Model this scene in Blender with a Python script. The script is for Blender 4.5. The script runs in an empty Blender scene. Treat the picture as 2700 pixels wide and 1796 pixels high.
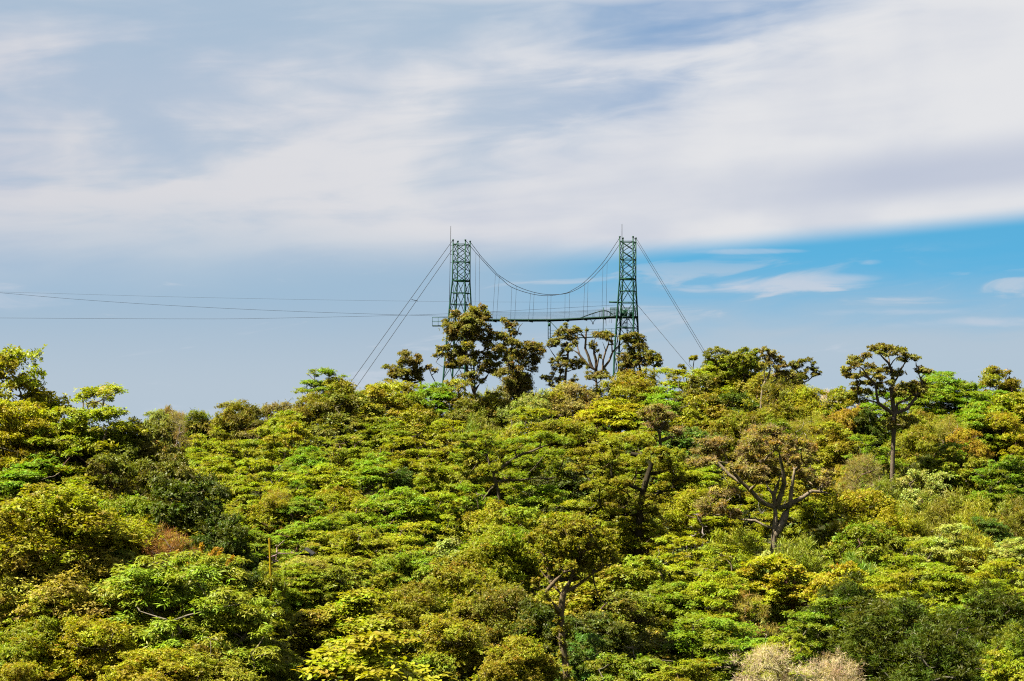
import bpy, math, random
import numpy as np
from mathutils import Vector, Matrix

# ------------------------------------------------------------------ camera
F = 4400.0                     # focal length in pixels of a 2700 px wide frame
CX, CY, HORIZON = 1350.0, 898.0, 1100.0
PITCH = math.atan((HORIZON - CY) / F)
scene = bpy.context.scene
col = scene.collection
cam_d = bpy.data.cameras.new('camera'); cam = bpy.data.objects.new('camera', cam_d); col.objects.link(cam)
cam_d.sensor_width = 36.0; cam_d.lens = 36.0 * F / 2700.0
cam_d.clip_start = 0.5; cam_d.clip_end = 20000
cam.location = (0, 0, 0); cam.rotation_euler = (math.radians(90) + PITCH, 0, 0)
scene.camera = cam

# ------------------------------------------------------------------ light and exposure
EXPOSURE = 2.5
SUN_AZ = math.radians(-110)    # measured from +Y towards +X: left, a little behind the camera
SUN_EL = math.radians(55)
sv = Vector((math.sin(SUN_AZ) * math.cos(SUN_EL), math.cos(SUN_AZ) * math.cos(SUN_EL), math.sin(SUN_EL)))
sun_d = bpy.data.lights.new('sun', 'SUN'); sun_d.energy = 5.0; sun_d.angle = math.radians(0.53); sun_d.color = (1.0, 0.93, 0.76)
sun = bpy.data.objects.new('sun', sun_d); col.objects.link(sun)
sun.rotation_euler = (-sv).to_track_quat('-Z', 'Y').to_euler(); sun.location = (-60, -20, 90)
vs = scene.view_settings
vs.view_transform = 'Standard'; vs.look = 'None'; vs.exposure = EXPOSURE; vs.gamma = 1.0; vs.use_curve_mapping = False
scene.render.engine = 'CYCLES'
cy = scene.cycles
cy.max_bounces = 4; cy.diffuse_bounces = 2; cy.glossy_bounces = 1; cy.transmission_bounces = 2; cy.transparent_max_bounces = 2
cy.caustics_reflective = False; cy.caustics_refractive = False
cy.use_denoising = False; cy.use_light_tree = False; cy.use_adaptive_sampling = True; cy.adaptive_threshold = 0.02
cy.pixel_filter_type = 'BLACKMAN_HARRIS'; cy.filter_width = 1.15


class X:
    """small expression builder over shader math nodes"""
    nt = None
    def __init__(s, v): s.v = v
    @staticmethod
    def op(o, *a, clamp=False):
        n = X.nt.nodes.new('ShaderNodeMath'); n.operation = o; n.use_clamp = clamp
        for i, q in enumerate(a):
            q = q.v if isinstance(q, X) else q
            if isinstance(q, (int, float)): n.inputs[i].default_value = float(q)
            else: X.nt.links.new(q, n.inputs[i])
        return X(n.outputs[0])
    def __add__(s, o): return X.op('ADD', s, o)
    __radd__ = __add__
    def __sub__(s, o): return X.op('SUBTRACT', s, o)
    def __rsub__(s, o): return X.op('SUBTRACT', o, s)
    def __mul__(s, o): return X.op('MULTIPLY', s, o)
    __rmul__ = __mul__
    def __truediv__(s, o): return X.op('DIVIDE', s, o)


def smooth(x, a, b):
    n = X.nt.nodes.new('ShaderNodeMapRange'); n.interpolation_type = 'SMOOTHSTEP'; n.clamp = True
    for i, q in zip((0, 1, 2), (x, a, b)):
        q = q.v if isinstance(q, X) else q
        if isinstance(q, (int, float)): n.inputs[i].default_value = float(q)
        else: X.nt.links.new(q, n.inputs[i])
    return X(n.outputs[0])


def comb(x, y, z):
    n = X.nt.nodes.new('ShaderNodeCombineXYZ')
    for i, q in enumerate((x, y, z)):
        q = q.v if isinstance(q, X) else q
        if isinstance(q, (int, float)): n.inputs[i].default_value = float(q)
        else: X.nt.links.new(q, n.inputs[i])
    return n.outputs[0]


def noise(vec, scale, detail=6, rough=0.55, dist=0.0, seed=0.0, dim='3D'):
    if seed:
        a = X.nt.nodes.new('ShaderNodeVectorMath'); a.inputs[1].default_value = (seed * 7.3, seed * 3.1, seed); X.nt.links.new(vec, a.inputs[0]); vec = a.outputs[0]
    n = X.nt.nodes.new('ShaderNodeTexNoise'); n.noise_dimensions = dim
    n.inputs['Scale'].default_value = scale; n.inputs['Detail'].default_value = detail
    n.inputs['Roughness'].default_value = rough; n.inputs['Distortion'].default_value = dist
    X.nt.links.new(vec, n.inputs['Vector'])
    return X(n.outputs[0])


def mixc(f, a, b):
    n = X.nt.nodes.new('ShaderNodeMix'); n.data_type = 'RGBA'
    f = f.v if isinstance(f, X) else f
    if isinstance(f, (int, float)): n.inputs[0].default_value = f
    else: X.nt.links.new(f, n.inputs[0])
    for i, q in zip((6, 7), (a, b)):
        if isinstance(q, tuple): n.inputs[i].default_value = (*q, 1)
        else: X.nt.links.new(q, n.inputs[i])
    return n.outputs[2]


def lin(r, g, b):
    f = lambda c: (c / 12.92 if c <= 0.04045 else ((c + 0.055) / 1.055) ** 2.4)
    return (f(r / 255), f(g / 255), f(b / 255))


def build_world():
    w = bpy.data.worlds.new('World'); scene.world = w; w.use_nodes = True; w.cycles.sampling_method = 'NONE'
    nt = w.node_tree; nt.nodes.clear(); X.nt = nt
    out = nt.nodes.new('ShaderNodeOutputWorld'); bg = nt.nodes.new('ShaderNodeBackground')
    STR = 0.1; bg.inputs[1].default_value = STR
    nt.links.new(bg.outputs[0], out.inputs[0])
    k = 1.0 / (STR * 2 ** EXPOSURE)
    L = lambda r, g, b: tuple(c * k for c in lin(r, g, b))
    tc = nt.nodes.new('ShaderNodeTexCoord'); sp = nt.nodes.new('ShaderNodeSeparateXYZ')
    nt.links.new(tc.outputs['Generated'], sp.inputs[0])
    x, y, z = X(sp.outputs[0]), X(sp.outputs[1]), X(sp.outputs[2])
    hyp = X.op('SQRT', x * x + y * y + 1e-6)
    U = 1350.0 + (x / hyp) * F                       # azimuth, in frame pixels
    V = HORIZON - X.op('ARCTAN2', z, hyp) * F        # elevation, in frame pixels
    # clear air
    sky = nt.nodes.new('ShaderNodeTexSky'); sky.sky_type = 'NISHITA'; sky.sun_disc = False
    sky.sun_elevation = SUN_EL; sky.sun_rotation = SUN_AZ; sky.altitude = 1500; sky.air_density = 1.0; sky.dust_density = 0.4; sky.ozone_density = 2.0
    nrm = nt.nodes.new('ShaderNodeVectorMath'); nrm.operation = 'NORMALIZE'
    nt.links.new(comb(x, y, X.op('MAXIMUM', z, 0.0) + 0.35), nrm.inputs[0])
    nt.links.new(nrm.outputs[0], sky.inputs[0])
    tint = nt.nodes.new('ShaderNodeMix'); tint.data_type = 'RGBA'; tint.blend_type = 'MULTIPLY'; tint.inputs[0].default_value = 1
    nt.links.new(sky.outputs[0], tint.inputs[6]); tint.inputs[7].default_value = (*SKY_TINT, 1)
    clear = mixc(smooth(V, 620, 300) * 0.75, tint.outputs[2], L(92, 140, 196))
    # streak space: tilted a little, stretched along the horizon
    T = V + U * 0.068
    P1 = comb(U * 0.00105, T * 0.0042, 0.0)
    P2 = comb(U * 0.0030, T * 0.0150, 0.0)
    P3 = comb(U * 0.0016, T * 0.0021, 3.0)
    n1 = noise(P1, 1.0, 7, 0.52, 0.35, 2.3, '2D')
    n2 = noise(P2, 1.0, 6, 0.55, 0.5, 7.1, '2D')
    n3 = noise(P3, 1.0, 4, 0.5, 0.2, 1.7, '2D')
    # horizon haze
    right = smooth(U, 1150, 1900)
    hz = smooth(V + (n1 - 0.5) * 150 + (n2 - 0.5) * 90, 670.0, 900.0)
    haze = X.op('MAXIMUM', hz * 0.95, (1.0 - right) * (0.88 + 0.12 * hz))
    haze_col = mixc(smooth(V + right * 90, 780, 1040), L(165, 189, 210), L(182, 198, 212))
    c = mixc(haze, clear, haze_col)
    # low streaks of thin cloud under the deck
    st = smooth(n2 + (n1 - 0.5) * 0.5 - (1.0 - right) * 0.06, 0.53, 0.70) * smooth(V, 640, 780)
    c = mixc(st * 0.70, c, L(196, 207, 220))
    # fair weather puffs
    def puff(u0, v0, ru, rv, amt):
        du = (U - u0) / ru; dv = (V - v0) / rv
        return smooth(1.0 - (du * du + dv * dv) + (n2 - 0.5) * 4.0 + (n3 - .5) * 1.0, 0.0, 1.5) * amt
    pf = puff(1985, 757, 150, 30, 0.62)
    for a in ((2180, 750, 150, 24, 0.6), (2285, 702, 40, 9, 0.45), (2480, 733, 70, 9, 0.5), (2650, 728, 170, 9, 0.55), (1840, 762, 60, 14, 0.5), (80, 800, 300, 34, 0.5), (1960, 668, 190, 8, 0.4), (2500, 860, 330, 16, 0.5), (2300, 830, 260, 12, 0.4)):
        pf = X.op('MAXIMUM', pf, puff(*a))
    c = mixc(pf, c, L(203, 211, 224))
    # the deck: lower edge and upper, thinning edge
    edge = 800.0 - U * 0.072
    soft = 290.0 - 240.0 * smooth(U, 200, 1800)
    m1 = smooth((edge - V + (n1 - 0.5) * 60 * (1.35 - right)) / soft, -0.25, 1.0)
    vtop = 430.0 - 0.37 * X.op('MAXIMUM', U - 850.0, 0.0)
    m2 = smooth((V - vtop + (n1 - 0.5) * 420 + (n2 - 0.5) * 150) / 260.0, -0.5, 1.0)
    wisps = smooth(n1 * 0.75 + n3 * 0.25 + (n2 - 0.5) * 0.30, 0.33, 0.60) * 0.52 + 0.46
    wisps = wisps * (0.50 + 0.50 * smooth(V + (n3 - .5) * 240 + (n1 - .5) * 200, 10, 210))
    top = smooth(V + (n1 - 0.5) * 60 - 0.02 * U, 20, -45) * smooth(U, 250, 480)
    deck = X.op('MAXIMUM', X.op('MAXIMUM', m2, wisps), top * 0.85) * m1
    shade = smooth(n1 * 0.5 + n3 * 0.5 + (n2 - 0.5) * 0.10, 0.36, 0.62)
    bright = smooth(U * 0.6 - (V - 350) * 0.9, -300, 1300)
    dk = mixc(bright, L(188, 196, 214), L(212, 216, 225)); lt = mixc(bright, L(216, 216, 221), L(228, 229, 232))
    cc = mixc(shade, dk, lt)
    # greyer belly just above the right-hand edge
    belly = smooth(edge - V, 60, 130) * smooth(edge - V, 260, 150) * smooth(U, 1500, 2500)
    cc = mixc(belly * (0.4 + n1 * 0.8), cc, L(186, 195, 214))
    c = mixc(deck, c, cc)
    nt.links.new(c, bg.inputs[0])


SKY_TINT = (0.184, 0.44, 0.392)
build_world()

# ------------------------------------------------------------------ helpers
def px(u, v, d):
    """world point on the photograph's ray (u, v) at forward distance d"""
    a, b = (u - CX) / F, (CY - v) / F
    fy, fz = math.cos(PITCH) - b * math.sin(PITCH), math.sin(PITCH) + b * math.cos(PITCH)
    t = d / fy
    return np.array((a * t, d, fz * t))


def tag(o, label=None, cat=None, group=None, kind=None):
    if label: o['label'] = label
    if cat: o['category'] = cat
    if group: o['group'] = group
    if kind: o['kind'] = kind
    return o


def empty(name, loc):
    o = bpy.data.objects.new(name, None); o.empty_display_size = 0.5; o.location = [float(c) for c in loc]; col.objects.link(o); return o


def mesh_np(name, verts, faces_list, mat, attr=None, smooth_f=False):
    """faces_list: list of (M,k) int arrays"""
    me = bpy.data.meshes.new(name)
    verts = np.asarray(verts, dtype=np.float32)
    me.vertices.add(len(verts)); me.vertices.foreach_set('co', verts.ravel())
    tot = sum(f.size for f in faces_list); npoly = sum(len(f) for f in faces_list)
    me.loops.add(tot); me.polygons.add(npoly)
    me.loops.foreach_set('vertex_index', np.concatenate([f.ravel() for f in faces_list]).astype(np.int32))
    sizes = np.concatenate([np.full(len(f), f.shape[1], dtype=np.int32) for f in faces_list])
    me.polygons.foreach_set('loop_start', (np.cumsum(sizes) - sizes).astype(np.int32))
    me.update(calc_edges=True)
    if attr is not None:
        a = me.attributes.new('leaf', 'FLOAT_VECTOR', 'FACE'); a.data.foreach_set('vector', np.asarray(attr, dtype=np.float32).ravel())
    if smooth_f: me.polygons.foreach_set('use_smooth', np.ones(npoly, dtype=bool))
    me.materials.append(mat)
    return me


def obj(name, me, parent=None, loc=None):
    o = bpy.data.objects.new(name, me); col.objects.link(o)
    if parent: o.parent = parent
    if loc is not None: o.location = [float(c) for c in loc]
    return o


def nrmz(v): return v / np.maximum(np.linalg.norm(v, axis=-1, keepdims=True), 1e-9)


class MB:
    """collects tubes and boxes into one mesh"""
    def __init__(s): s.v = []; s.q = []; s.n = 0
    def tube(s, pts, rad, k=6, cap=True):
        P = np.asarray(pts, float); m = len(P)
        R = np.full(m, rad, float) if np.isscalar(rad) else np.asarray(rad, float)
        T = np.empty_like(P); T[0] = P[1] - P[0]; T[-1] = P[-1] - P[-2]
        if m > 2: T[1:-1] = P[2:] - P[:-2]
        T = nrmz(T)
        ref = np.array((0.31, 0.95, 0.07)) if abs(T[0][2]) > .8 else np.array((0.05, 0.1, 1.0))
        A = nrmz(np.cross(T, ref)); B = np.cross(T, A)
        th = np.arange(k) * 2 * math.pi / k
        ring = P[:, None, :] + R[:, None, None] * (np.cos(th)[None, :, None] * A[:, None, :] + np.sin(th)[None, :, None] * B[:, None, :])
        base = s.n; s.v.append(ring.reshape(-1, 3)); s.n += m * k
        i = np.arange(m - 1)[:, None] * k; j = np.arange(k)[None, :]; j2 = (j + 1) % k
        s.q.append((base + np.stack([i + j, i + j2, i + k + j2, i + k + j], -1)).reshape(-1, 4))
        if cap and k == 4:
            s.q.append(base + np.array([[3, 2, 1, 0], [(m - 1) * k, (m - 1) * k + 1, (m - 1) * k + 2, (m - 1) * k + 3]]))
        elif cap and k == 6:
            e = (m - 1) * k
            s.q.append(base + np.array([[3, 2, 1, 0], [5, 4, 3, 0], [e, e + 1, e + 2, e + 3], [e, e + 3, e + 4, e + 5]]))
        return s
    def box(s, c, h, rz=0.0):
        c = np.asarray(c, float); h = np.asarray(h, float)
        g = np.array([[-1, -1, -1], [1, -1, -1], [1, 1, -1], [-1, 1, -1], [-1, -1, 1], [1, -1, 1], [1, 1, 1], [-1, 1, 1]], float) * h
        cs, sn = math.cos(rz), math.sin(rz)
        g = np.stack([g[:, 0] * cs - g[:, 1] * sn, g[:, 0] * sn + g[:, 1] * cs, g[:, 2]], -1) + c
        base = s.n; s.v.append(g); s.n += 8
        s.q.append(base + np.array([[0, 3, 2, 1], [4, 5, 6, 7], [0, 1, 5, 4], [1, 2, 6, 5], [2, 3, 7, 6], [3, 0, 4, 7]]))
        return s
    def quad(s, a, b, c, d):
        base = s.n; s.v.append(np.array([a, b, c, d], float)); s.n += 4
        s.q.append(base + np.array([[0, 1, 2, 3]])); return s
    def mesh(s, name, mat, origin=(0, 0, 0), smooth_f=False):
        return mesh_np(name, np.concatenate(s.v) - np.asarray(origin, float), [np.concatenate(s.q)], mat, smooth_f=smooth_f)


# ------------------------------------------------------------------ materials
def new_mat(name):
    m = bpy.data.materials.new(name); m.use_nodes = True; nt = m.node_tree; nt.nodes.clear(); X.nt = nt
    o = nt.nodes.new('ShaderNodeOutputMaterial'); return m, nt, o


def leaf_mat(name, rough=0.55, spec=0.18, transl=0.42, use_obj=True, base=(0.1, 0.13, 0.015)):
    m, nt, out = new_mat(name)
    at = nt.nodes.new('ShaderNodeAttribute'); at.attribute_name = 'leaf'
    sp = nt.nodes.new('ShaderNodeSeparateXYZ'); nt.links.new(at.outputs['Vector'], sp.inputs[0])
    r, cl, acc = X(sp.outputs[0]), X(sp.outputs[1]), X(sp.outputs[2])
    oi = nt.nodes.new('ShaderNodeObjectInfo')
    if use_obj:
        basec = oi.outputs['Color']; alpha = oi.outputs['Alpha']
        ramp = nt.nodes.new('ShaderNodeValToRGB'); e = ramp.color_ramp.elements
        e[0].position = 0.0; e[0].color = (0.20, 0.18, 0.02, 1)
        e[1].position = 1.0; e[1].color = (0.12, 0.08, 0.035, 1)
        for p, c_ in ((0.25, (0.25, 0.17, 0.015)), (0.5, (0.27, 0.145, 0.012)), (0.75, (0.20, 0.075, 0.018))):
            q = ramp.color_ramp.elements.new(p); q.color = (*c_, 1)
        nt.links.new(alpha, ramp.inputs[0])
        c = mixc(acc, basec, ramp.outputs[0])
        rnd = X(oi.outputs['Random'])
    else:
        rgb = nt.nodes.new('ShaderNodeRGB'); rgb.outputs[0].default_value = (*base, 1); c = rgb.outputs[0]; rnd = cl
    hs = nt.nodes.new('ShaderNodeHueSaturation')
    nt.links.new(((cl - 0.5) * 0.062 + (r - 0.5) * 0.034 + 0.503).v, hs.inputs['Hue'])
    hs.inputs['Saturation'].default_value = 1.0
    nt.links.new((0.56 + r * 0.66 + cl * 0.36).v, hs.inputs['Value'])
    nt.links.new(c, hs.inputs['Color'])
    pb = nt.nodes.new('ShaderNodeBsdfPrincipled'); nt.links.new(hs.outputs[0], pb.inputs['Base Color'])
    pb.inputs['Roughness'].default_value = rough; pb.inputs['Specular IOR Level'].default_value = spec
    tr = nt.nodes.new('ShaderNodeBsdfTranslucent')
    tcol = nt.nodes.new('ShaderNodeMix'); tcol.data_type = 'RGBA'; tcol.blend_type = 'MULTIPLY'; tcol.inputs[0].default_value = 1
    nt.links.new(hs.outputs[0], tcol.inputs[6]); tcol.inputs[7].default_value = (1.15, 1.2, 0.4, 1)
    nt.links.new(tcol.outputs[2], tr.inputs[0])
    mx = nt.nodes.new('ShaderNodeMixShader'); mx.inputs[0].default_value = transl
    nt.links.new(pb.outputs[0], mx.inputs[1]); nt.links.new(tr.outputs[0], mx.inputs[2])
    nt.links.new(mx.outputs[0], out.inputs[0])
    return m


def bark_mat(name, use_obj=True, c0=(0.16, 0.12, 0.085)):
    m, nt, out = new_mat(name)
    tc = nt.nodes.new('ShaderNodeTexCoord')
    n1 = noise(tc.outputs['Object'], 2.2, 5, 0.6, 0.3); n2 = noise(tc.outputs['Object'], 11.0, 4, 0.65)
    n3 = noise(tc.outputs['Object'], 0.9, 4, 0.6, 0.2, 4.0)
    if use_obj:
        oi = nt.nodes.new('ShaderNodeObjectInfo'); base = oi.outputs['Color']
    else:
        rgb = nt.nodes.new('ShaderNodeRGB'); rgb.outputs[0].default_value = (*c0, 1); base = rgb.outputs[0]
    hs = nt.nodes.new('ShaderNodeHueSaturation'); nt.links.new(base, hs.inputs['Color'])
    nt.links.new((0.15 + n1 * 0.36 + n2 * 0.30).v, hs.inputs['Value'])
    lich = nt.nodes.new('ShaderNodeHueSaturation'); lich.inputs['Saturation'].default_value = .6; lich.inputs['Value'].default_value = 0.95; nt.links.new(base, lich.inputs['Color'])
    c = mixc(smooth(n2 * 0.6 + n1 * 0.4, 0.55, 0.66), hs.outputs[0], lich.outputs[0])     # lichen
    c = mixc(smooth(n3, 0.50, 0.66) * 0.8, c, (0.022, 0.026, 0.006))                           # moss
    pb = nt.nodes.new('ShaderNodeBsdfPrincipled'); nt.links.new(c, pb.inputs['Base Color']); pb.inputs['Roughness'].default_value = 0.9; pb.inputs['Specular IOR Level'].default_value = 0.08
    bp = nt.nodes.new('ShaderNodeBump'); bp.inputs['Strength'].default_value = 0.7; bp.inputs['Distance'].default_value = 0.05
    nt.links.new(n2.v, bp.inputs['Height']); nt.links.new(bp.outputs[0], pb.inputs['Normal'])
    nt.links.new(pb.outputs[0], out.inputs[0]); return m


def paint_mat(name, c0, c1, rough=0.45, metal=0.0, scale=1.6):
    m, nt, out = new_mat(name)
    tc = nt.nodes.new('ShaderNodeTexCoord')
    n1 = noise(tc.outputs['Object'], scale, 5, 0.65, 0.2); n2 = noise(tc.outputs['Object'], scale * 9, 3, 0.6)
    c = mixc(smooth(n1 * 0.7 + n2 * 0.3, 0.45, 0.64), c0, c1)
    pb = nt.nodes.new('ShaderNodeBsdfPrincipled'); nt.links.new(c, pb.inputs['Base Color'])
    pb.inputs['Roughness'].default_value = rough; pb.inputs['Metallic'].default_value = metal; pb.inputs['Specular IOR Level'].default_value = 0.12
    nt.links.new(pb.outputs[0], out.inputs[0]); return m


def ground_mat():
    m, nt, out = new_mat('forest_floor')
    tc = nt.nodes.new('ShaderNodeTexCoord')
    n1 = noise(tc.outputs['Object'], 0.35, 6, 0.65, 0.3); n2 = noise(tc.outputs['Object'], 3.0, 5, 0.7)
    c = mixc(smooth(n1, 0.4, 0.6), (0.012, 0.011, 0.005), (0.015, 0.021, 0.005))
    c = mixc(smooth(n2, 0.5, 0.7), c, (0.028, 0.02, 0.01))
    pb = nt.nodes.new('ShaderNodeBsdfPrincipled'); nt.links.new(c, pb.inputs['Base Color']); pb.inputs['Roughness'].default_value = 0.95; pb.inputs['Specular IOR Level'].default_value = 0.02
    bp = nt.nodes.new('ShaderNodeBump'); bp.inputs['Strength'].default_value = 0.8; bp.inputs['Distance'].default_value = 0.2
    nt.links.new(n2.v, bp.inputs['Height']); nt.links.new(bp.outputs[0], pb.inputs['Normal'])
    nt.links.new(pb.outputs[0], out.inputs[0]); return m


M_LEAF = leaf_mat('leaf_satin')
M_GLOSS = leaf_mat('leaf_glossy', rough=0.50, spec=0.16, transl=0.36)
M_FINE = leaf_mat('leaf_matte', rough=0.6, spec=0.3, transl=0.40)
M_UNDER = leaf_mat('leaf_understorey', use_obj=False, base=(0.055, 0.075, 0.012))
M_BARK = bark_mat('bark')
M_GREEN = paint_mat('green_painted_steel', (0.003, 0.026, 0.014), (0.005, 0.040, 0.020), 0.6)
M_DGREEN = paint_mat('dark_green_painted_steel', (0.002, 0.013, 0.008), (0.003, 0.020, 0.011), 0.6)
M_CABLE = paint_mat('galvanised_cable', (0.008, 0.009, 0.011), (0.015, 0.016, 0.018), 0.7, 0.0, 4)
M_WIRE = paint_mat('thin_steel_wire', (0.02, 0.025, 0.03), (0.035, 0.04, 0.045), 0.7, 0.0, 4)
M_GROUND = ground_mat()

# ------------------------------------------------------------------ foliage and wood builders
STY = dict(
    layer=dict(L=.175, W=.080, q=7, lift=(-16, 26), up=.80, dens=19, mat='M_LEAF', acc=.04),
    round=dict(L=.140, W=.072, q=6, lift=(0, 55), up=.45, dens=24, mat='M_LEAF', acc=.13),
    gloss=dict(L=.180, W=.092, q=6, lift=(-8, 50), up=.5, dens=20, mat='M_GLOSS', acc=.05),
    palm=dict(L=.29, W=.072, q=9, lift=(-42, -2), up=.80, dens=9.0, mat='M_GLOSS', acc=.0),
    big=dict(L=.25, W=.135, q=5, lift=(-26, 26), up=.75, dens=14, mat='M_LEAF', acc=.12, hexa=True),
    lance=dict(L=.26, W=.052, q=9, lift=(15, 70), up=.55, dens=9.5, mat='M_GLOSS', acc=.0),
    olive=dict(L=.185, W=.105, q=6, lift=(-5, 58), up=.55, dens=22, mat='M_LEAF', acc=.10),
    wisp=dict(L=.32, W=.034, q=9, lift=(20, 78), up=.70, dens=15, mat='M_FINE', acc=.08),
    twig=dict(L=.36, W=.018, q=8, lift=(0, 80), up=.40, dens=11, mat='M_FINE', acc=.5),
)


def leaf_arrays(rng, P, A, attr, st):
    """rosettes of leaves: P twig tips, A twig axes"""
    q = st['q']; N = len(P)
    A = nrmz(A)
    ref = np.where(np.abs(A[:, 2:3]) > .9, np.array([[1., 0, 0]]), np.array([[0, 0, 1.]]))
    E1 = nrmz(np.cross(A, ref)); E2 = np.cross(A, E1)
    th = (np.arange(q)[None, :] + rng.uniform(-.3, .3, (N, q))) * 2 * math.pi / q + rng.uniform(0, 6.28, (N, 1))
    ph = np.radians(rng.uniform(st['lift'][0], st['lift'][1], (N, q)))
    rad = np.cos(th)[..., None] * E1[:, None] + np.sin(th)[..., None] * E2[:, None]
    Dv = np.cos(ph)[..., None] * rad + np.sin(ph)[..., None] * A[:, None]
    Nv = np.cos(ph)[..., None] * A[:, None] - np.sin(ph)[..., None] * rad
    roll = np.radians(rng.normal(0, 22, (N, q)))[..., None]
    S = np.cross(Nv, Dv)
    Nv, S = Nv * np.cos(roll) + S * np.sin(roll), S * np.cos(roll) - Nv * np.sin(roll)
    sz = rng.uniform(.65, 1.3, (N, q, 1)); L = st['L'] * sz; W = st['W'] * sz * rng.uniform(.8, 1.2, (N, q, 1))
    B = P[:, None] + Dv * L * .06 + rng.normal(0, st['L'] * .22, (N, q, 3))
    if st.get('hexa'):
        pts = np.stack([B, B + Dv * L * .33 + S * W * .5 + Nv * W * .1, B + Dv * L * .68 + S * W * .42 - Nv * L * .03, B + Dv * L - Nv * L * .16,
                        B + Dv * L * .68 - S * W * .42 - Nv * L * .03, B + Dv * L * .33 - S * W * .5 + Nv * W * .1], 2)
        k = 6; fi = np.array([[0, 1, 2, 3], [0, 3, 4, 5]])
    else:
        pts = np.stack([B, B + Dv * L * .5 + S * W * .5 + Nv * W * .14, B + Dv * L - Nv * L * .1, B + Dv * L * .5 - S * W * .5 + Nv * W * .14], 2)
        k = 4; fi = np.array([[0, 1, 2, 3]])
    V = pts.reshape(-1, 3); M = N * q
    Fc = (np.arange(M)[:, None, None] * k + fi[None]).reshape(-1, 4)
    at = np.repeat(attr[:, None, :], q, 1).reshape(-1, 3).copy()
    at[:, 0] = np.clip(at[:, 0] * .55 + rng.uniform(0, .45, M), 0, 1)
    at = np.repeat(at, len(fi), 0)
    return V, Fc, at


def crown_mesh(name, rng, pads, st, dens=1.0, acc=None, low=-.45):
    """pads: rows x y z rx ry rz. Leaves sit on twigs spread through the outer shell of every pad."""
    pads = np.asarray(pads, float)
    Ps, As, At = [], [], []
    accf = st['acc'] if acc is None else acc
    for p in pads:
        c, r = p[:3], p[3:6]
        e = 1.6
        area = 4 * math.pi * (((r[0] * r[1]) ** e + (r[0] * r[2]) ** e + (r[1] * r[2]) ** e) / 3) ** (1 / e) * .75
        n = max(6, int(area * st['dens'] * dens))
        d = nrmz(rng.normal(0, 1, (int(n * 1.9), 3))); d = d[d[:, 2] > low][:n]
        ns = max(3, n // 14)
        cen = d[rng.integers(0, len(d), ns)]
        pick = cen[rng.integers(0, ns, len(d))]
        d2 = nrmz(np.where(rng.uniform(0, 1, (len(d), 1)) < .55, pick + rng.normal(0, .2, d.shape), d))
        lump = .82 + .3 * rng.uniform(0, 1, ns)
        rho = np.clip(1.04 - np.abs(rng.normal(0, .24, len(d))), .2, 1.1) * lump[rng.integers(0, ns, len(d))]
        rho = np.where(rng.uniform(0, 1, len(d)) < .13, rng.uniform(1.0, 1.6, len(d)), rho)      # stray shoots
        P = c + d2 * r * rho[:, None]
        nn = nrmz(d2 / r)
        A = nrmz(nn * (1 - st['up']) + np.array([0, 0, st['up']]) + rng.normal(0, .28, d2.shape))
        cl = rng.uniform(0, 1); fl = rng.uniform(0, 1)
        at = np.empty((len(d2), 3)); at[:, 0] = rng.uniform(0, 1, len(d2)); at[:, 1] = np.clip(cl + rng.normal(0, .15, len(d2)), 0, 1)
        at[:, 2] = np.where((rng.uniform(0, 1, len(d2)) < (accf * 1.7 if fl < .4 else accf * .15)) & (d2[:, 2] > .1), rng.uniform(.3, .9, len(d2)), 0)
        Ps.append(P); As.append(A); At.append(at)
    P, A, at = np.concatenate(Ps), np.concatenate(As), np.concatenate(At)
    V, Fc, a = leaf_arrays(rng, P, A, at, st)
    return mesh_np(name, V, [Fc], globals()[st['mat']], a)


def ragged(rng, pads, n, k):
    """break every pad into n uneven lumps"""
    out = []
    for p in pads:
        c, r = np.array(p[:3]), np.array(p[3:6])
        for i in range(n):
            d = nrmz(rng.normal(0, 1, 3)) * rng.uniform(.3, .95); f = rng.uniform(k * .75, k * 1.25)
            out.append((*(c + d * r), *(r * f)))
    return out


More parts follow.
